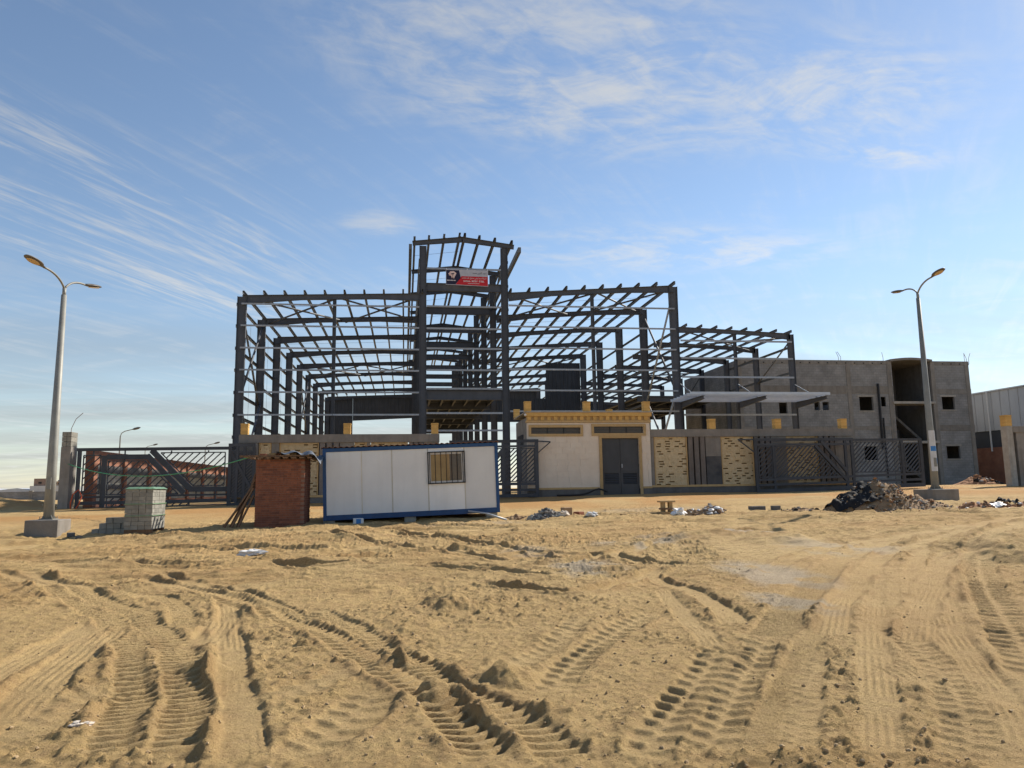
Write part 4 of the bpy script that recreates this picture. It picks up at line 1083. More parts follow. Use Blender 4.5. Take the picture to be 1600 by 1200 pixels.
# ------------------------------------------------------------------ gatehouse
gh = empty('gatehouse', (9.5, WY, 1.2), 'small cream stone gatehouse with tan cornice and grey louvred double door', 'gatehouse')
GX0, GX1, GY1 = 6.22, 12.74, 41.8
FH = [(6.41, 9.01, 4.33, 4.66), (9.72, 12.38, 4.35, 4.70), (10.12, 12.10, 1.16, 4.09)]
pierced(GX0, GX1, 1.48, 4.90, WY - .10, WY + .15, [(a, b_, max(c, 1.48), d) for a, b_, c, d in FH]).build('front_wall', STONE_C, gh)
mb = MB(); rnd = random.Random(5)
zz = 1.50
while zz < 4.88:                                                   # stone facing slabs with open joints
    hh = .30
    x = GX0 + .01 - rnd.random() * .4
    while x < GX1 - .03:
        a, b_ = max(x, GX0 + .01), min(x + .60, GX1 - .01); x += .606
        z0_, z1_ = zz, min(zz + hh - .006, 4.89)
        if b_ - a > .04 and not any(a < h[1] + .14 and b_ > h[0] - .14 and z0_ < h[3] + .13 and z1_ > h[2] - .13 for h in FH):
            mb.box(a, b_, WY - .122, WY - .102, z0_, z1_)
    zz += hh
mb.build('facing_slabs', STONE_C, gh, kind='stuff')
pierced(GX0 - .02, GX1 + .02, .7, 1.475, WY - .14, WY + .15, [(10.12, 12.10, 1.16, 1.475)]).build('plinth', CONC_D, gh)
for a, b_ in ((GX0, 9.93), (12.28, GX1)):
    MB().box(a, b_, WY - .16, WY - .124, 1.478, 1.58).build('plinth_band', STONE_T, gh)
MB().box(GX0, GX0 + .2, WY + .153, GY1, .7, 5.2).build('side_wall', CONC, gh)
MB().box(GX1 - .2, GX1, WY + .153, GY1, .7, 5.2).build('side_wall', CONC, gh)
MB().box(GX0 + .2, GX1 - .2, GY1 - .2, GY1 - .003, .7, 5.2).build('back_wall', CONC, gh)
MB().box(GX0 - .03, GX0 - .003, WY + 1.2, WY + 3.2, 3.75, 4.4).build('side_vent', DARKIN, gh)
MB().box(GX0 - .06, GX1 + .06, WY - .17, WY + .149, 4.91, 5.02).build('cornice_base', STONE_T, gh)
MB().box(GX0 - .02, GX1 + .02, WY - .12, WY + .149, 5.022, 5.23).build('frieze', STONE_T, gh)
x = GX0
while x < GX1 - .1:
    MB().box(x, x + .19, WY - .20, WY - .122, 5.03, 5.225).build('dentil', STONE_Y, gh)
    x += .345
MB().box(GX0 - .08, GX1 + .08, WY - .24, WY + .2, 5.232, 5.42).build('cornice', STONE_Y, gh)
MB().box(GX0 - .12, GX1 + .12, WY - .28, GY1 + .1, 5.422, 5.475).build('roof_coping', CONC_L, gh)
for x in (GX0 + .05, 9.40, GX1 - .12):
    cap_stone(gh, x, 5.476, WY + .05, .98)
cap_stone(gh, GX0 + .0, 5.476, GY1 - .25, .9)
cap_stone(gh, 11.6, 5.476, GY1 - .2, .9)
for h in FH[:2]:
    fo = pierced(h[0] - .13, h[1] + .13, h[2] - .13, h[3] + .13, WY - .16, WY - .124, [h]).build('window', STONE_T, gh)
    sub(gh, fo)
    MB().box(h[0], h[1], WY + .0, WY + .03, h[2], h[3]).build('pane', GLASS_B, fo)
    for q in range(1, 3):
        x = h[0] + (h[1] - h[0]) * q / 3
        MB().box(x - .02, x + .02, WY - .04, WY - .003, h[2], h[3]).build('mullion', BLACK, fo)
    for q in range(4):
        z = h[2] + .04 + q * .08
        MB().box(h[0], h[1], WY - .06, WY - .042, z, z + .02).build('louvre', BLACK, fo)
d_ = FH[2]
pierced(d_[0] - .15, d_[1] + .15, 1.16, d_[3] + .15, WY - .165, WY - .126, [(d_[0], d_[1], 1.0, d_[3])]).build('door_surround', STONE_T, gh)
DOORM = pm('door_steel', (.062, .064, .070), (.05, .052, .056), rough=.45, scale=1.5, stain=.25)
xm = (d_[0] + d_[1]) / 2
for a, b_, s in ((d_[0] + .02, xm - .008, 1), (xm + .008, d_[1] - .02, -1)):
    do = pierced(a, b_, 1.18, d_[3] - .02, WY - .05, WY, [(a + .1, b_ - .1, 1.72, 2.28)]).build('door', DOORM, gh)
    sub(gh, do)
    MB().box(a + .1, b_ - .1, WY - .004, WY + .02, 1.72, 2.28).build('louvre_backing', DARKIN, do)
    for q in range(6):
        z = 1.75 + q * .09
        MB().add([(a + .1, WY - .055, z), (b_ - .1, WY - .055, z), (b_ - .1, WY - .012, z + .06), (a + .1, WY - .012, z + .06), (a + .1, WY - .045, z - .004), (b_ - .1, WY - .045, z - .004), (b_ - .1, WY - .006, z + .056), (a + .1, WY - .006, z + .056)],
                 [(0, 1, 2, 3), (7, 6, 5, 4), (0, 4, 5, 1), (3, 2, 6, 7), (0, 3, 7, 4), (1, 5, 6, 2)]).build('louvre', DOORM, do)
    MB().box(a + .05, b_ - .05, WY - .062, WY - .052, 2.36, 2.39).build('seam', DOORM, do)
    for z in (1.5, 2.6, 3.7):
        MB().tube([(a + .01 if s > 0 else b_ - .01, WY - .06, z), (a + .01 if s > 0 else b_ - .01, WY - .06, z + .13)], .018, 6).build('hinge', DOORM, do)
    if s < 0:
        MB().box(a + .03, a + .09, WY - .09, WY - .052, 2.55, 2.75).build('handle', GALV, do)
MB().tube([(GX0 - .12, WY - .25, 5.30), (GX0 - .12, WY - .33, 5.30)], [.07, .05], 10).build('floodlight', WHITE, gh)
hs = [(7.6 + .24 * i, WY - .55 - .12 * math.sin(i), base_z(7.6, WY) + .05 + .30 * math.exp(-((i - 9) / 2.2) ** 2)) for i in range(12)]
solo(MB().tube(hs, .045, 8), 'cable', BLACK, 'black cable lying along the foot of the gatehouse', 'cable', smooth=True)

# ------------------------------------------------------------------ sliding gates
def clip_line(poly, c):
    """segment of the 45 degree line z = x + c inside a convex polygon"""
    pts = []
    n_ = len(poly)
    for i in range(n_):
        (xa, za), (xb, zb) = poly[i], poly[(i + 1) % n_]
        fa, fb = za - xa - c, zb - xb - c
        if fa * fb < 0:
            t_ = fa / (fa - fb); pts.append((xa + (xb - xa) * t_, za + (zb - za) * t_))
    if len(pts) == 2 and abs(pts[0][0] - pts[1][0]) > .04:
        return sorted(pts)
def gate(label, y, zb, bars, panels, spacing=.23, slatw=.05):
    xs = [b_[0] for b_ in bars] + [b_[2] for b_ in bars]
    root = empty('sliding_gate', ((min(xs) + max(xs)) / 2, y, zb), label, 'gate', 'sliding steel gates')
    thick = {'top_rail': .110, 'bottom_rail': .105, 'rail': .080, 'post': .092, 'stile': .100, 'stud': .05, 'brace': .13, 'end_bracket': .06}
    for bi, (xa, za, xb, zb_, wd_, nm) in enumerate(bars):
        MB().bar((xa, y, za), (xb, y, zb_), thick[nm] + .0023 * (bi % 4), wd_, up=(0, 0, 1) if abs(xb - xa) > .01 else (1, 0, 0)).build(nm, GATEM, root)
    for poly in panels:
        n_ = len(poly)
        mb = MB()
        for i in range(n_):
            (xa, za), (xb, zb_) = poly[i], poly[(i + 1) % n_]
            mb.bar((xa, y, za), (xb, y, zb_), .05, .05, up=(0, 0, 1) if abs(xb - xa) > .01 else (1, 0, 0))
        mb.build('panel_frame', GATEM, root)
        cs = [z - x for x, z in poly]
        c = min(cs) + spacing * .6
        while c < max(cs):
            s = clip_line(poly, c)
            if s:
                MB().bar((s[0][0], y, s[0][1]), (s[1][0], y, s[1][1]), .036, slatw).build('slat', GATEM, root)
            c += spacing * 1.414
    return root
def rect(a, b_, c, d): return [(a, c), (b_, c), (b_, d), (a, d)]
gate('dark slatted sliding gate with double diagonal brace beside the far left pillar', WY + .05, .8, [
    (-15.32, 3.69, -8.1, 3.72, .15, 'top_rail'), (-15.22, .85, -15.22, 3.62, .16, 'stile'), (-14.1, .85, -14.1, 3.40, .22, 'post'), (-8.36, .95, -8.36, 3.62, .14, 'stile'),
    (-15.1, 1.46, -8.4, 1.50, .09, 'rail'), (-15.1, 1.18, -8.4, 1.22, .15, 'rail'), (-15.28, .90, -8.3, .98, .13, 'bottom_rail'),
    (-13.98, 3.33, -12.15, 3.33, .24, 'brace'), (-12.2, 3.40, -10.45, 1.58, .24, 'brace'), (-12.0, 3.64, -10.2, 1.80, .26, 'brace'), (-10.25, 1.76, -8.4, 1.76, .24, 'brace'),
    (-13.2, 3.1, -13.2, 3.62, .05, 'stud'), (-11.1, 3.5, -11.1, 3.62, .05, 'stud'), (-9.4, 3.5, -9.4, 3.62, .05, 'stud'), (-14.6, 3.4, -14.6, 3.62, .05, 'stud'), (-12.4, 1.22, -12.4, 1.46, .05, 'stud'), (-9.9, 1.2, -9.9, 1.7, .05, 'stud'), (-9.0, 1.2, -9.0, 1.7, .05, 'stud')],
    [rect(-15.03, -14.27, 1.62, 3.42), [(-13.92, 1.56), (-10.72, 1.56), (-12.28, 3.14), (-13.92, 3.14)], [(-11.58, 3.52), (-8.62, 3.52), (-8.62, 1.93), (-10.05, 1.93)], rect(-13.9, -12.9, .99, 1.42), rect(-11.2, -10.2, 1.0, 1.14)])
gate('narrow dark gate tail standing between the left gate and the stone wall', WY - .45, .92, [
    (-8.28, .95, -8.28, 3.86, .16, 'stile'), (-7.95, .98, -7.95, 3.8, .12, 'stile'), (-7.62, .98, -7.62, 3.8, .14, 'stile'), (-7.18, .98, -7.18, 3.8, .14, 'stile'),
    (-8.36, 3.84, -7.1, 3.84, .14, 'top_rail'), (-8.36, 3.5, -7.1, 3.5, .10, 'rail'), (-8.36, 1.02, -7.1, 1.02, .16, 'bottom_rail'), (-8.36, 1.4, -7.1, 1.4, .12, 'rail'), (-8.2, 3.4, -7.2, 1.6, .14, 'brace')],
    [rect(-8.2, -7.68, 1.5, 3.42), rect(-7.56, -7.24, 1.5, 3.42)], .11, .06)
gate('dark slatted gate between the white cabin and the gatehouse', WY - .42, 1.1, [
    (2.2, 3.92, 6.72, 3.96, .15, 'top_rail'), (2.2, 3.66, 6.6, 3.70, .10, 'rail'), (6.62, 1.15, 6.62, 3.9, .18, 'stile'), (5.72, 1.2, 5.72, 3.9, .14, 'post'), (4.9, 1.2, 4.9, 3.9, .14, 'post'), (2.3, 1.15, 2.3, 3.9, .16, 'stile'),
    (2.2, 1.20, 6.7, 1.22, .16, 'bottom_rail'), (2.3, 1.5, 6.6, 1.5, .12, 'rail'), (2.3, 1.8, 6.6, 1.8, .14, 'rail'), (6.7, 3.94, 7.35, 3.9, .06, 'end_bracket'), (7.35, 3.9, 6.7, 3.35, .05, 'end_bracket'), (4.9, 3.5, 3.6, 1.9, .2, 'brace')],
    [rect(5.82, 6.5, 1.92, 3.58), rect(5.0, 5.62, 1.92, 3.58), rect(2.45, 4.8, 1.92, 3.58)], .15, .06)
gate('long dark sliding gate drawn open across the right stone wall', WY - .5, 1.15, [
    (18.3, 3.94, 23.95, 3.94, .14, 'top_rail'), (18.4, 3.68, 23.9, 3.68, .12, 'rail'), (23.95, 3.9, 27.98, 3.90, .13, 'top_rail'), (18.36, 1.2, 18.36, 3.9, .16, 'stile'), (19.35, 1.2, 19.35, 3.6, .12, 'post'),
    (23.48, 1.2, 23.48, 3.9, .14, 'stile'), (23.86, 1.2, 23.86, 3.9, .14, 'stile'), (26.8, 1.35, 26.8, 3.85, .16, 'post'), (27.92, 1.35, 27.92, 3.85, .18, 'stile'),
    (18.3, 1.22, 28.0, 1.45, .20, 'bottom_rail'), (18.4, 1.55, 27.9, 1.74, .12, 'rail'), (18.4, 1.82, 27.9, 2.05, .12, 'rail'),
    (22.1, 3.86, 23.5, 2.2, .16, 'brace'), (21.75, 3.62, 23.45, 1.75, .16, 'brace'), (17.42, 3.95, 18.3, 3.95, .07, 'end_bracket'), (17.42, 3.95, 18.3, 3.28, .05, 'end_bracket')],
    [rect(18.5, 19.25, 1.95, 3.58), [(19.45, 1.95), (23.0, 1.95), (21.6, 3.58), (19.45, 3.58)], rect(23.95, 26.68, 2.16, 3.78), rect(26.95, 27.78, 2.16, 3.72)], .165, .06)

# ------------------------------------------------------------------ street lamps
def lamp_head(root, p, d, lift):
    """LED head at the end of an arm; p = root point, d = horizontal direction, lift = upward slope"""
    D = Vector((d[0], d[1], lift)).normalized(); S = D.cross(Vector((0, 0, 1))).normalized(); U = S.cross(D).normalized()
    prof = [(-.02, .045, .035), (.10, .07, .05), (.18, .13, .06), (.32, .165, .07), (.52, .17, .065), (.68, .14, .05), (.78, .08, .035), (.81, .02, .015)]
    vs = []; fs = []; n_ = 14
    for a, hw, ht in prof:
        for k in range(n_):
            t_ = 2 * math.pi * k / n_
            c, s_ = math.cos(t_), math.sin(t_)
            vs.append(p + D * a + S * (hw * c) + U * (ht * s_ if s_ > 0 else ht * .45 * s_))
    for i in range(len(prof) - 1):
        for k in range(n_):
            fs.append((i * n_ + k, i * n_ + (k + 1) % n_, (i + 1) * n_ + (k + 1) % n_, (i + 1) * n_ + k))
    fs.append(tuple(range(n_))[::-1]); fs.append(tuple((len(prof) - 1) * n_ + k for k in range(n_)))
    ho = MB().add(vs, fs).build('lamp_head', LAMPH, root, smooth=True)
    sub(root, ho)
    ring = [p + D * (.47 + .24 * math.cos(2 * math.pi * k / 18)) + S * (.125 * math.sin(2 * math.pi * k / 18)) - U * .036 for k in range(18)]
    low = [q - U * .012 for q in ring]
    MB().add(ring + low, [tuple(range(18)), tuple(range(18, 36))[::-1]] + [(k, (k + 1) % 18, 18 + (k + 1) % 18, 18 + k) for k in range(18)]).build('lens', LENS, ho)
def street_lamp(x, y, label, zped, ph, hgt, arms, psz, sticker=False):
    gzz = ground_z(x, y)
    root = empty('street_lamp', (x, y, gzz), label, 'street lamp', 'twin street lamps on concrete blocks')
    a = psz / 2
    mb = MB().box(x - a, x + a, y - a, y + a, gzz - .35, zped)
    o = mb.build('footing', CONC, root)
    bv = o.modifiers.new('bevel', 'BEVEL'); bv.width = .025; bv.segments = 2
    MB().box(x - .2, x + .2, y - .2, y + .2, zped + .002, zped + .025).build('base_plate', POLE, root)
    for k in range(4):
        t_ = math.pi / 4 + k * math.pi / 2
        dx, dy = math.cos(t_), math.sin(t_)
        MB().bar((x + dx * .10, y + dy * .10, zped + .03), (x + dx * .21, y + dy * .21, zped + .03), .012, .02).build('gusset', POLE, root)
        MB().add([(x + dx * .08, y + dy * .08, zped + .026), (x + dx * .22, y + dy * .22, zped + .026), (x + dx * .08, y + dy * .08, zped + .24), (x + dx * .08 - dy * .01, y + dy * .08 + dx * .01, zped + .026), (x + dx * .22 - dy * .01, y + dy * .22 + dx * .01, zped + .026), (x + dx * .08 - dy * .01, y + dy * .08 + dx * .01, zped + .24)],
                 [(0, 1, 2), (5, 4, 3), (0, 3, 4, 1), (1, 4, 5, 2), (2, 5, 3, 0)]).build('gusset', POLE, root)
        MB().tube([(x + dx * .24, y + dy * .24, zped + .02), (x + dx * .24, y + dy * .24, zped + .09)], .013, 6).build('anchor_bolt', POLE, root)
    zt = zped + ph
    MB().tube([(x, y, zped + .026), (x, y, zped + ph * .22), (x, y, zt)], [.145, .135, .078], 16).build('pole', POLE, root, smooth=True)
    MB().tube([(x, y, zt - .08), (x, y, zt + .22)], .055, 12).build('collar', POLE, root, smooth=True)
    for dx, dy, ln in arms:
        pts = []
        for t_ in np.linspace(0, 1, 9):
            pts.append((x + dx * ln * t_ ** 1.25, y + dy * ln * t_ ** 1.25, zt + .18 + hgt * (1 - (1 - t_) ** 2.2)))
        MB().tube(pts, .033, 8).build('arm', POLE, root, smooth=True)
        lamp_head(root, Vector(pts[-1]), (dx, dy), .16)
    MB().box(x - .06, x + .06, y - .152, y - .13, zped + .9, zped + 1.25).build('hatch', POLE, root)
    if sticker:
        def wrap(z0_, z1_, mat, rad, a0, a1):
            vs = []; fs = []; n_ = 8
            for i in range(n_ + 1):
                t_ = a0 + (a1 - a0) * i / n_
                for z in (z0_, z1_):
                    vs.append((x + rad * math.cos(t_), y + rad * math.sin(t_), z))
            fs = [(2 * i, 2 * i + 2, 2 * i + 3, 2 * i + 1) for i in range(n_)]
            return MB().add(vs, fs).build('poster', mat, root)
        wrap(zped + .72, zped + 2.35, PAPER, .146, -2.75, -.35)
        wrap(zped + 1.52, zped + 1.72, BLUEP, .150, -2.5, -.6)
        wrap(zped + 1.02, zped + 1.24, BLUEP, .150, -1.7, -.6)
    return root
street_lamp(-10.62, 24.65, 'twin-armed street lamp on concrete block left of the block pallet', .86, 6.95, .42, ((-.20, -.98, 1.0), (.20, .98, 1.0)), .92)
street_lamp(21.05, 27.6, 'twin-armed street lamp with posters on its pole behind the rubble mound', 1.30, 7.85, .42, ((-.10, -1, 1.05), (.10, 1, 1.05)), 1.15, True)
def far_lamp(x, y, ztop, label, arm):
    gzz = ground_z(x, y)
    root = empty('street_lamp', (x, y, gzz), label, 'street lamp', 'far single-arm street lamps')
    MB().tube([(x, y, gzz - .2), (x, y, ztop - .8)], [.12, .07], 8).build('pole', POLE, root)
    pts = [(x, y, ztop - .82), (x + .12 * arm, y, ztop - .45), (x + .45 * arm, y, ztop - .22), (x + 1.3 * arm, y, ztop)]
    MB().tube(pts, .05, 8).build('arm', POLE, root)
    D = Vector((1, 0, .25)).normalized()
    p = Vector(pts[-1])
    MB().tube([p, p + D * .25, p + D * .7, p + D * .95], [.05, .14, .14, .04], 8).build('lamp_head', LAMPH, root)
far_lamp(-33.6, 95, 9.2, 'single-arm street lamp beyond the left gate, taller of the far ones', 1)
far_lamp(-31.4, 125, 9.3, 'small single-arm street lamp far beyond the left gate near the hall column', 1)
far_lamp(-48.5, 150, 10.6, 'tiny distant lamp between the two far street lamps', 1)

# ------------------------------------------------------------------ site cabin
cab = bpy.data.objects.new('site_cabin', None); col.objects.link(cab)
cab.location = (-2.74, 26.55, .58); cab.rotation_euler = (0, R(-1.7), 0)
tag(cab, 'white site cabin with blue steel frame and barred window', 'cabin'); WL[cab.name] = Vector((0, 0, 0))
CLN, CDP, CHT = 6.08, 2.4, 2.46
for x in (0, CLN - .11):
    for y in (0, CDP - .11):
        MB().box(x, x + .11, y, y + .11, .0, CHT).build('corner_post', CABIN_B, cab)
for y in (0.004, CDP - .114):
    MB().box(.112, CLN - .112, y, y + .11, 0, .17).build('bottom_rail', CABIN_B, cab)
    MB().box(.112, CLN - .112, y, y + .11, CHT - .13, CHT - .004).build('top_rail', CABIN_B, cab)
for x in (0.004, CLN - .114):
    MB().box(x, x + .11, .112, CDP - .112, 0.004, .17).build('bottom_rail', CABIN_B, cab)
    MB().box(x, x + .11, .112, CDP - .112, CHT - .13, CHT - .006).build('top_rail', CABIN_B, cab)
J = [.112, 1.31, 2.35, 3.60, 4.88, CLN - .112]
for i in range(5):
    hl = [(3.64, 4.84, 1.12, 2.17)] if i == 3 else []
    pierced(J[i] + (.018 if i else 0), J[i + 1] - (.018 if i < 4 else 0), .172, CHT - .132, .035, .085, hl).build('wall_panel', CABIN_W, cab)
    if i:
        MB().box(J[i] - .017, J[i] + .017, .028, .08, .172, CHT - .132).build('panel_joint', CABIN_J, cab)
    MB().box(J[i], J[i + 1] - .01, CDP - .085, CDP - .035, .172, CHT - .132).build('wall_panel', CABIN_W, cab)
MB().box(.04, .085, .112, CDP - .112, .172, CHT - .132).build('wall_panel', CABIN_W, cab)
MB().box(CLN - .085, CLN - .04, .112, CDP - .112, .172, CHT - .132).build('wall_panel', CABIN_W, cab)
MB().box(.1, CLN - .1, .1, CDP - .1, .1, .16).build('floor', WOOD, cab)
n_ = 64; vs = []; fs = []
for i in range(n_ + 1):
    x = -.05 + (CLN + .1) * i / n_; dz = .035 * (i % 2)
    vs += [(x, -.06, CHT + .004 + dz), (x, CDP + .06, CHT + .004 + dz), (x, -.06, CHT + .018 + dz), (x, CDP + .06, CHT + .018 + dz)]
for i in range(n_):
    o = 4 * i; fs += [(o, o + 1, o + 5, o + 4), (o + 2, o + 6, o + 7, o + 3), (o, o + 4, o + 6, o + 2), (o + 1, o + 3, o + 7, o + 5)]
MB().add(vs, fs).build('roof_sheet', TILE, cab)
wn = pierced(3.62, 4.86, 1.10, 2.19, .015, .09, [(3.70, 4.78, 1.18, 2.11)]).build('window', ALU, cab)
WL[wn.name] = Vector((0, 0, 0))
MB().box(3.70, 4.30, .06, .068, 1.18, 2.11).build('pane', CURTAIN, wn)
MB().box(4.30, 4.36, .045, .066, 1.18, 2.11).build('sash', WOOD_L, wn)
MB().box(4.36, 4.78, .07, .078, 1.18, 2.11).build('pane', GLASS_B, wn)
for x in np.linspace(3.66, 4.82, 7):
    MB().tube([(x, -.04, 1.09), (x, -.04, 2.20)], .012, 6).build('bar', BLACK, wn)
for z in (1.10, 2.19):
    MB().box(3.58, 4.90, -.055, -.03, z - .018, z + .018).build('bar_rail', BLACK, wn)
for x in (3.60, 4.88):
    MB().box(x - .018, x + .018, -.055, -.03, 1.10, 2.19).build('bar_rail', BLACK, wn)
for z in (1.10, 2.19):
    for x in (3.6, 4.88):
        MB().box(x - .012, x + .012, -.03, .028, z - .012, z + .012).build('bar_bracket', BLACK, wn)
def block_thing(x, y, sx, sy, sz, name, mat, label, cat, group=None, rz=0.0, z=None, tilt=0.0):
    mb = MB().box(-sx / 2, sx / 2, -sy / 2, sy / 2, 0, sz)
    me_ = mb.mesh(name); me_.materials.append(mat)
    o = bpy.data.objects.new(name, me_); col.objects.link(o)
    o.location = (x, y, (ground_z(x, y) - .015) if z is None else z); o.rotation_euler = (tilt, 0, rz)
    bv = o.modifiers.new('bevel', 'BEVEL'); bv.width = .012; bv.segments = 1
    return tag(o, label, cat, group)
for i, (x, nm) in enumerate(((-2.55, 'left end'), (.2, 'middle'), (3.05, 'right end'))):
    zt_ = .58 + math.sin(R(1.7)) * (x + 2.74)
    for y in (26.75, 28.6):
        g0 = ground_z(x, y) - .06
        block_thing(x, y, .4, .3, max(.06, zt_ - g0 - .004), 'support_block', BLOCKM, 'cement block propping up the %s of the white cabin, %s' % (nm, 'front row' if y < 27 else 'back row'), 'block', 'blocks under the cabin', z=g0)
block_thing(-1.55, 26.25, .34, .22, .20, 'carton', WHITE, 'small white and blue carton under the cabin front', 'carton', rz=.15)
bx = bpy.data.objects['carton']
MB().box(-.08, .08, -.113, -.1105, .02, .18).build('print', BLUEP, bx)
g0 = ground_z(3.2, 26.0)
solo(MB().tube([(2.2, 26.48, .82), (2.8, 26.3, .74), (3.5, 26.05, ground_z(3.5, 26.05) + .05)], .035, 8), 'pipe', GALV, 'pale pipe sloping from the cabin right corner to the sand', 'pipe', smooth=True)

# ------------------------------------------------------------------ brick shed
SX0, SX1, SY0, SY1 = -4.85, -3.28, 25.75, 27.35
sz0 = min(ground_z(x, y) for x in (SX0, SX1) for y in (SY0, SY1)) - .08
shed = empty('brick_shed', ((SX0 + SX1) / 2, (SY0 + SY1) / 2, sz0), 'small red brick shed with a plank and tarpaulin roof', 'shed')
SH = 2.68
MB().box(SX0 + .015, SX1 - .015, SY0 + .015, SY1 - .015, sz0 - .1, SH - .02).build('mortar_core', MORTAR, shed)
def brick_mesh(lx, ly, lz):
    me_ = MB().box(0, lx, 0, ly, 0, lz).mesh('brick'); me_.materials.append(BRICKM); return me_
bm_f = brick_mesh(.212, .10, .062); bm_h = brick_mesh(.10, .10, .062); bm_s = brick_mesh(.10, .212, .062); bm_sd = brick_mesh(.212, .10, .062); bm_sd.materials.clear(); bm_sd.materials.append(BRICKM2)
nrow = int((SH - sz0) / .0745); rnd = random.Random(11)
cnt = 0
for j in range(nrow):
    z = sz0 + j * .0745
    x = SX0
    if j % 2:
        me_ = bm_h; o = bpy.data.objects.new('brick', me_); col.objects.link(o); o.parent = shed
        o.location = Vector((x, SY0 + rnd.uniform(-.004, .004), z)) - wloc(shed); x += .112
    while x + .205 < SX1 + .01:
        o = bpy.data.objects.new('brick', bm_f if rnd.random() < .75 else bm_sd); col.objects.link(o); o.parent = shed
        o.location = Vector((x, SY0 + rnd.uniform(-.006, .006), z)) - wloc(shed); o.rotation_euler = (0, rnd.uniform(-.008, .008), 0)
        x += .224; cnt += 1
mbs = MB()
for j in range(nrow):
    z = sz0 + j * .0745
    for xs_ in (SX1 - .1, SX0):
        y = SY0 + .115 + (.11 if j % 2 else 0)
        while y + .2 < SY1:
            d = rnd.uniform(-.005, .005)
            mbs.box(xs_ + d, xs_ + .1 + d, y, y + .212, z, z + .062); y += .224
mbs.build('side_bricks', BRICKM2, shed, kind='stuff')  # sides all in the darker brick, putting their shade into the colour
for i in range(8):
    x = SX0 - .15 + i * .26
    MB().box(x, x + .12 + .05 * rnd.random(), SY0 - .25 - .1 * rnd.random(), SY1 + .2, SH - .015 + .004 * i % .01, SH + .035).build('roof_plank', WOOD, shed)
for i in range(6):
    y = SY0 - .2 + i * .3
    MB().bar((SX0 - .3 - .2 * rnd.random(), y, SH + .07), (SX1 + .15, y + rnd.uniform(-.1, .1), SH + .08), .11, .05).build('roof_batten', WOOD_L if i % 2 else WOOD, shed)
for i in range(9):
    x = SX0 - .1 + 1.3 * rnd.random(); y = SY0 - .1 + rnd.random() * .8
    MB().bar((x, y, SH + .14), (x + .2, y + rnd.uniform(-.08, .08), SH + .14), .1, .065).build('loose_brick', BRICKM if i % 2 else WOOD_L, shed)
def crumple(nx_, ny_, f):
    vs = []; fs = []
    for j in range(ny_ + 1):
        for i in range(nx_ + 1):
            vs.append(f(i / nx_, j / ny_))
    for j in range(ny_):
        for i in range(nx_):
            a = j * (nx_ + 1) + i; fs.append((a, a + 1, a + nx_ + 2, a + nx_ + 1))
    n0 = len(vs)                                     # a thin second skin so that the cloth has a thickness
    vs += [(x, y, z - .006) for x, y, z in vs]
    fs += [tuple(q + n0 for q in f_)[::-1] for f_ in fs]
    return MB().add(vs, fs)
def tf(u, v):
    x = SX0 + .55 + u * 1.55; y = SY0 - .3 + v * 1.8
    drop = max(0, u - .72) * 1.0
    return (x, y, SH + .20 - drop * .75 + .07 * math.sin(u * 17 + v * 5) * (.4 + u) + .05 * mnoise.noise((u * 6, v * 6, 1)) - (.10 if v < .1 else 0) * u)
crumple(24, 16, tf).build('tarpaulin', TARP, shed, smooth=True)
pl_lab = ['weathered plank on the near left of the bundle leaning on the shed', 'weathered plank second from the left in the bundle leaning on the shed', 'weathered plank in the near middle of the bundle leaning on the shed',
          'tallest steep plank leaning on the left side of the brick shed', 'most slanted plank of the bundle, its foot furthest from the shed', 'shortest plank in front of the bundle leaning on the shed', 'rearmost plank of the bundle leaning on the shed']
PLK = [(-5.75, 25.55, -4.92, 25.95, 1.35), (-5.62, 25.8, -4.90, 26.1, 1.55), (-5.5, 25.45, -4.9, 25.85, 1.25), (-5.38, 25.7, -4.9, 26.2, 1.75), (-5.9, 26.0, -4.9, 26.4, 1.45), (-5.3, 25.5, -4.89, 25.9, 1.0), (-5.68, 26.2, -4.9, 26.6, 1.65)]
for i, (x0_, y0_, x1_, y1_, h_) in enumerate(PLK):
    g0 = ground_z(x0_, y0_)
    solo(MB().bar((x0_, y0_, g0 + .0), (x1_ - .03, y1_, g0 + h_), .05, .14, up=(0, 1, 0)), 'plank', WOOD, pl_lab[i], 'plank', 'planks leaning on the brick shed')

# ------------------------------------------------------------------ pallet of cement blocks and the small stack
PX0, PX1, PY0, PY1 = -8.24, -7.46, 23.98, 25.22
pg = max(ground_z(x, y) for x in (PX0, PX1) for y in (PY0, PY1)) - .02
pal = empty('block_pallet', ((PX0 + PX1) / 2, (PY0 + PY1) / 2, pg), 'tall strapped pallet of grey cement blocks with green film on top', 'block pallet')
for y in (PY0 + .02, (PY0 + PY1) / 2 - .05, PY1 - .12):
    MB().box(PX0, PX1, y, y + .1, pg - .14, pg + .10).build('pallet_bearer', WOOD, pal)
NXB, NYB, NZB = 4, 6, 10
bx_, by_, bz_ = (PX1 - PX0) / NXB, (PY1 - PY0) / NYB, .122
bme = MB().box(0, bx_ - .008, 0, by_ - .008, 0, bz_ - .006).mesh('block'); bme.materials.append(BLOCKM)
rnd = random.Random(2)
for k in range(NZB):
    for i in range(NXB):
        for j in range(NYB):
            if i < NXB - 1 and 0 < j and k < NZB - 1 and (i > 0 or j < NYB - 1) and i > 0:
                continue
            o = bpy.data.objects.new('block', bme); col.objects.link(o); o.parent = pal
            o.location = Vector((PX0 + i * bx_ + rnd.uniform(-.006, .006), PY0 + j * by_ + rnd.uniform(-.008, .008), pg + .103 + k * bz_)) - wloc(pal)
zt_ = pg + .105 + NZB * bz_
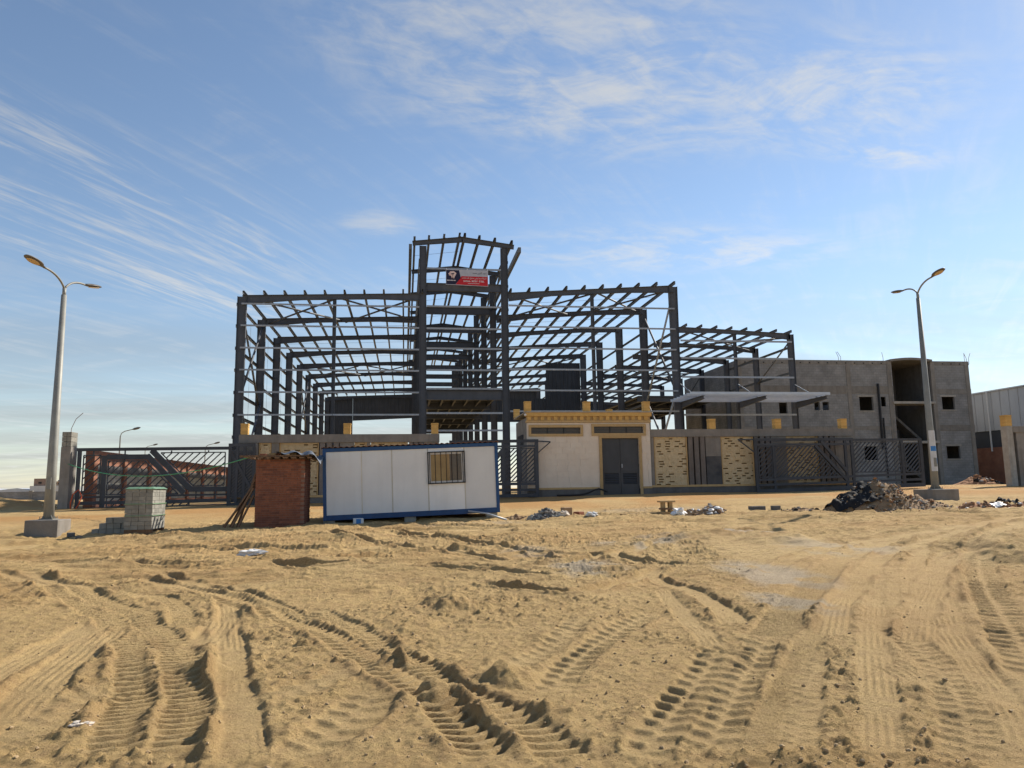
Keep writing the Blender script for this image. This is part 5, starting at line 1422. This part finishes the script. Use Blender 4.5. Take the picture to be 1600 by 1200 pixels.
def film(u, v):
    return (PX0 - .03 + u * (PX1 - PX0 + .06), PY0 - .03 + v * (PY1 - PY0 + .06), zt_ + .035 + .015 * mnoise.noise((u * 5, v * 5, 3)) - (.06 if u in (0, 1) or v in (0, 1) else 0))
crumple(10, 12, film).build('film', FILM, pal, smooth=True)
for z in (pg + .5, pg + .85):
    mb = MB()
    mb.box(PX0 - .018, PX1 + .018, PY0 - .02, PY0 - .012, z, z + .02).box(PX1 + .012, PX1 + .02, PY0 - .012, PY1 + .012, z, z + .02).box(PX0 - .02, PX0 - .012, PY0 - .012, PY1 + .012, z, z + .02)
    mb.build('strap', FILM, pal)
stk = empty('block_stack', (-8.95, 24.85, ground_z(-8.95, 24.85)), 'low stepped stack of grey cement blocks left of the pallet', 'block stack')
g0 = ground_z(-8.95, 24.85) - .03
for k, row in enumerate(((-9.38, -9.17, -8.96, -8.75, -8.54), (-9.17, -8.96, -8.75, -8.54), (-8.98, -8.77, -8.58))):
    for i, x in enumerate(row):
        for y in (24.62, 24.85):
            MB().box(x, x + .195, y + rnd.uniform(-.02, .02), y + .20 + rnd.uniform(-.01, .01), g0 + k * .17, g0 + k * .17 + .162).build('block', BLOCKM, stk)
MB().bar((-8.36, 24.7, g0), (-8.46, 24.75, g0 + .42), .2, .07, up=(1, 0, 0)).build('block', BLOCKM, stk)

# ------------------------------------------------------------------ heaps of rubble and scattered rubbish
def heap(name, label, cx, cy, rx, ry, peaks, mat, seed):
    root = empty(name, (cx, cy, ground_z(cx, cy)), label, 'rubble heap')
    nx_, ny_ = 70, 44; vs = []; fs = []; H_ = {}
    for j in range(ny_ + 1):
        for i in range(nx_ + 1):
            x = cx - rx + 2 * rx * i / nx_; y = cy - ry + 2 * ry * j / ny_
            h = 0
            for px_, py_, pr, phh in peaks:
                d = math.hypot((x - px_) / pr, (y - py_) / (pr * .75))
                h = max(h, phh * max(0, 1 - d) ** .9)
            nzv = mnoise.fractal((x * 2.4, y * 2.4, seed), 1.0, 2.0, 5) * .5
            h = h * (1 + .55 * nzv) + (.05 * nzv if h > .02 else 0)
            vs.append((x, y, ground_z(x, y) - .05 + h)); H_[i, j] = vs[-1]
    for j in range(ny_):
        for i in range(nx_):
            a = j * (nx_ + 1) + i; fs.append((a, a + 1, a + nx_ + 2, a + nx_ + 1))
    MB().add(vs, fs).build('soil', mat, root, smooth=True)
    def surf(x, y):
        i = int(round((x - cx + rx) / (2 * rx) * nx_)); j = int(round((y - cy + ry) / (2 * ry) * ny_))
        return H_[min(max(i, 0), nx_), min(max(j, 0), ny_)][2]
    return root, surf
def debris(root, surf, n_, cx, cy, rx, ry, smin, smax, mats, seed):
    rnd = random.Random(seed)
    for mi, mt in enumerate(mats):
        mb = MB()
        for i in range(n_ // len(mats)):
            a = rnd.uniform(0, 6.283); r_ = rnd.random() ** .6
            x, y = cx + rx * r_ * math.cos(a), cy + ry * r_ * math.sin(a)
            s = smin + (smax - smin) * rnd.random() ** 2.5
            if rnd.random() < .6:
                mb.rock((x, y, surf(x, y) + s * .2), s, rnd.randrange(10 ** 6), rnd.uniform(.4, 1))
            else:
                d = Vector((rnd.uniform(-1, 1), rnd.uniform(-1, 1), rnd.uniform(-.2, .5))).normalized() * s * rnd.uniform(1, 2.2)
                p = Vector((x, y, surf(x, y) + s * .25)); mb.bar(p - d * .5, p + d * .5, s * rnd.uniform(.3, .9), s * rnd.uniform(.1, .5))
        mb.build('debris', mt, root, kind='stuff')
big, sf = heap('rubble_mound', 'large mound of soil and rubbish with black plastic in front of the right lamp', 17.0, 25.0, 3.2, 1.9, [(16.75, 25.1, 1.9, 1.02), (15.5, 24.7, .95, .62), (18.2, 24.9, 1.2, .42)], RUBBLE, 3)
debris(big, sf, 2200, 17.0, 24.6, 2.5, 1.35, .015, .085, [STONEG, REDSOIL, RUBBLE, RUBBLE, CONC_D, TARP_K, CARD, CONC_L], 5)
def ptf(u, v):
    x = 14.75 + u * 1.55; y = 24.15 + v * 1.0
    return (x, y, sf(x, y) + .09 + .07 * mnoise.noise((u * 7, v * 7, 5)) + .05 * math.sin(u * 11 + v * 3))
crumple(22, 16, ptf).build('black_plastic', TARP_K, big, smooth=True)
tail, sf2 = heap('rubble_mound', 'low trail of red soil and rags right of the lamp footing', 20.6, 24.0, 1.9, .9, [(19.7, 23.95, .8, .24), (20.6, 24.0, 1.0, .28), (21.5, 24.0, .9, .2)], REDSOIL, 8)
debris(tail, sf2, 160, 20.5, 23.9, 1.5, .5, .02, .09, [STONEG, WHITE, TARP_K, WOOD, REDSOIL], 9)
crumple(14, 10, lambda u, v: (20.2 + u * .5, 23.55 + v * .3, sf2(20.2 + u * .5, 23.55 + v * .3) + .08 + .06 * mnoise.noise((u * 6, v * 6, 2)))).build('rag', WHITE, tail, smooth=True)
crumple(14, 10, lambda u, v: (20.75 + u * .6, 23.8 + v * .5, sf2(20.75 + u * .6, 23.8 + v * .5) + .14 + .1 * mnoise.noise((u * 6, v * 6, 8)))).build('rag', TARP_K, tail, smooth=True)
l0, sf3 = heap('rubble_mound', 'low dark spill of rubble left of the large mound', 13.95, 25.3, .95, .55, [(13.9, 25.3, .8, .16)], RUBBLE, 12)
debris(l0, sf3, 70, 13.9, 25.3, .75, .4, .03, .13, [STONEG, TARP_K, RUBBLE], 13)
c0, sf4 = heap('rubble_mound', 'small pile of broken grey rubble right of the white cabin', 4.75, 25.5, .95, .65, [(4.75, 25.55, .72, .33)], STONEG, 15)
debris(c0, sf4, 260, 4.75, 25.45, .68, .42, .025, .11, [STONEG, CONC_D, BLOCKM], 16)
d0, sf5 = heap('rubble_mound', 'pile of torn bags and cement waste beyond the wooden frame', 10.6, 25.7, 1.05, .6, [(10.7, 25.7, .7, .22), (9.95, 25.7, .6, .16)], RUBBLE, 17)
debris(d0, sf5, 110, 10.6, 25.6, .8, .36, .03, .15, [STONEG, WHITE, WOOD, CARD], 18)
e0, sf6 = heap('rubble_mound', 'brown broken branches and soil heaped at the right corner of the cabin', 3.95, 26.4, .6, .4, [(3.9, 26.4, .5, .14)], RUBBLE, 21)
debris(e0, sf6, 60, 3.95, 26.4, .4, .25, .02, .07, [WOOD, CARD], 22)
f0, sf7 = heap('rubble_mound', 'small red soil heap behind the gate opening at far right', 42.0, 50.5, 2.2, 1.2, [(42, 50.5, 1.9, .7)], REDSOIL, 25)
debris(f0, sf7, 60, 42.6, 50.2, 1.6, .7, .05, .25, [STONEG, TARP_K, REDSOIL], 26)
# single things lying about
box_things = [(5.55, 25.75, .32, .28, .34, 'carton', CARD, 'brown carton standing beside the grey rubble pile', 'carton', .3), (5.98, 25.75, .3, .26, .2, 'brick_lump', BRICKM, 'dark red broken brick lump beside the brown carton', 'brick', .7),
              (5.32, 25.95, .25, .25, .2, 'block', BLOCKM, 'grey block on the right slope of the small rubble pile', 'block', .4),
              (12.75, 26.2, .55, .28, .16, 'block', CONC_D, 'long flat dark concrete piece lying between the waste pile and the mound', 'block', .05), (13.35, 25.95, .3, .2, .18, 'block', CONC_D, 'squat dark cement block just left of the rubble spill', 'block', .1),
              (7.9, 25.6, .95, .2, .09, 'plank', WOOD_L, 'flat pale board lying left of the wooden frame', 'plank', .08), (8.55, 25.5, .55, .18, .13, 'plank', WOOD_L, 'short thick board touching the wooden frame', 'plank', -.05),
              (-9.78, 24.2, .2, .16, .13, 'block', CONC_D, 'small dark block at the right foot of the left lamp footing', 'block', .5), (-9.2, 23.3, .16, .12, .1, 'block', CONC_D, 'tiny dark stone in front of the low block stack', 'block', .2)]
for x, y, sx, sy, sz_, nm, mt, lb, ct, rz in box_things:
    block_thing(x, y, sx, sy, sz_, nm, mt, lb, ct, rz=rz)
wf = empty('wooden_frame', (9.05, 25.55, ground_z(9.05, 25.55)), 'small broken wooden cable drum standing on boards', 'wooden frame')
g0 = ground_z(9.05, 25.55) - .03
MB().box(8.78, 9.36, 25.3, 25.75, g0, g0 + .14).build('board', WOOD_L, wf)
for x in (8.88, 9.14):
    MB().box(x, x + .12, 25.42, 25.6, g0 + .142, g0 + .46).build('upright', WOOD_L, wf)
MB().box(8.80, 9.34, 25.34, 25.70, g0 + .462, g0 + .52).build('board', WOOD_L, wf)
MB().box(8.84, 9.30, 25.36, 25.66, g0 + .21, g0 + .27).build('board', WOOD, wf)
def bag(x, y, s, mat, name, label, seed, sx=1.0, flat=.55):
    vs = []; fs = []; nu, nv_ = 14, 9; g_ = min(ground_z(x + dx_, y + dy_) for dx_ in (-s, 0, s) for dy_ in (-s, 0, s)) + s * .10
    for j in range(nv_ + 1):
        ph = math.pi * j / nv_
        for i in range(nu):
            th = 2 * math.pi * i / nu
            d = Vector((math.sin(ph) * math.cos(th), math.sin(ph) * math.sin(th), math.cos(ph)))
            r_ = s * (1 + .7 * mnoise.noise(d * 1.7 + Vector((seed, 0, 0))) + .35 * mnoise.noise(d * 4.3 + Vector((0, seed, 0))))
            vs.append((x + d.x * r_ * sx, y + d.y * r_, g_ + s * flat * .75 + d.z * r_ * flat))
    for j in range(nv_):
        for i in range(nu):
            fs.append((j * nu + i, j * nu + (i + 1) % nu, (j + 1) * nu + (i + 1) % nu, (j + 1) * nu + i))
    return solo(MB().add(vs, fs), name, mat, label, 'bag', smooth=False)
bag(9.3, 24.95, .20, WHITE, 'plastic_bag', 'white plastic bag in front of the wooden cable drum', 2.3, 1.1, .8)
bag(6.25, 24.95, .15, WHITE, 'plastic_bag', 'small white plastic bag on the sand right of the grey rubble pile', 5.1, 1.2, .6)
bag(5.35, 25.2, .14, STONE_C, 'sack', 'pale sack lying at the foot of the grey rubble pile', 7.7, 1.2, .7)
bag(-3.45, 18.1, .21, WHITE, 'plastic_bag', 'crumpled white and blue packet lying on the sand before the shed', 9.9, 1.25, .45)
bagp = bpy.data.objects['plastic_bag.002']
MB().box(-.12, .02, -.19, -.183, .03, .10).build('print', BLUEP, bagp)
bag(-2.2, 5.8, .04, STONE_C, 'plastic_scrap', 'small pale plastic scrap half buried in the near left sand', 4.4, 1.8, .4)
# green cable slung from the gate pillar to the shed
pa, pb = Vector((-15.6, WY - .25, 3.02)), Vector((SX0 - .1, SY0 + .1, SH + .1))
pts = []
for i in range(31):
    t_ = i / 30; p = pa.lerp(pb, t_); p.z -= .62 * 4 * t_ * (1 - t_); pts.append(p)
solo(MB().tube(pts, .017, 6), 'green_cable', GREENC, 'green cable slung from the far left pillar to the brick shed', 'cable', smooth=True)

# ------------------------------------------------------------------ far left: low wall and distant buildings
lw = empty('low_wall', (-52, 100, 1.0), 'long low grey block wall across the plain at far left', 'wall')
MB().box(-70, -36.5, 100, 100.25, .3, 2.02).build('wall', BLOCKWALL, lw)
for i in range(9):
    MB().box(-69.5 + i * 4, -69.1 + i * 4, 99.96, 100.3, .3, 2.12).build('pier', CONC, lw)
f1 = empty('distant_shed', (-92, 191, 1), 'long white sheds on the horizon beyond the low wall', 'shed')
MB().prismY([(-118, .5), (-86.6, .5), (-86.6, 2.8), (-89.5, 3.25), (-93, 2.9), (-98, 3.3), (-104, 2.9), (-118, 3.2)], 191, 200).build('hall', WHWALL, f1)
f2 = empty('distant_building', (-83, 190, 1), 'distant brown and white building between the lamp pole and the gate pillar', 'building')
MB().box(-86.4, -79.5, 190, 196, .5, 3.7).build('lower_storey', WHWALL, f2)
MB().box(-85.8, -83.2, 190.5, 195, 3.703, 5.4).build('upper_storey', pm('far_brown', (.30, .22, .18), rough=.9), f2)
MB().box(-82.3, -79.6, 190.5, 195, 3.703, 4.7).build('upper_storey', pm('far_tan', (.48, .33, .22), rough=.9), f2)
for i in range(3):
    MB().box(-82.1 + i * .8, -81.6 + i * .8, 190.44, 190.49, 4.0, 4.4).build('window', DARKIN, f2)
MB().box(-84.8, -84.1, 190.42, 190.49, 4.2, 4.6).build('window', DARKIN, f2)
for i in range(2):
    MB().tube([(-82.0 + i * 1.0, 192, 4.7), (-82.0 + i * 1.0, 192, 5.0)], .25, 8).build('water_tank', CONC_D, f2)
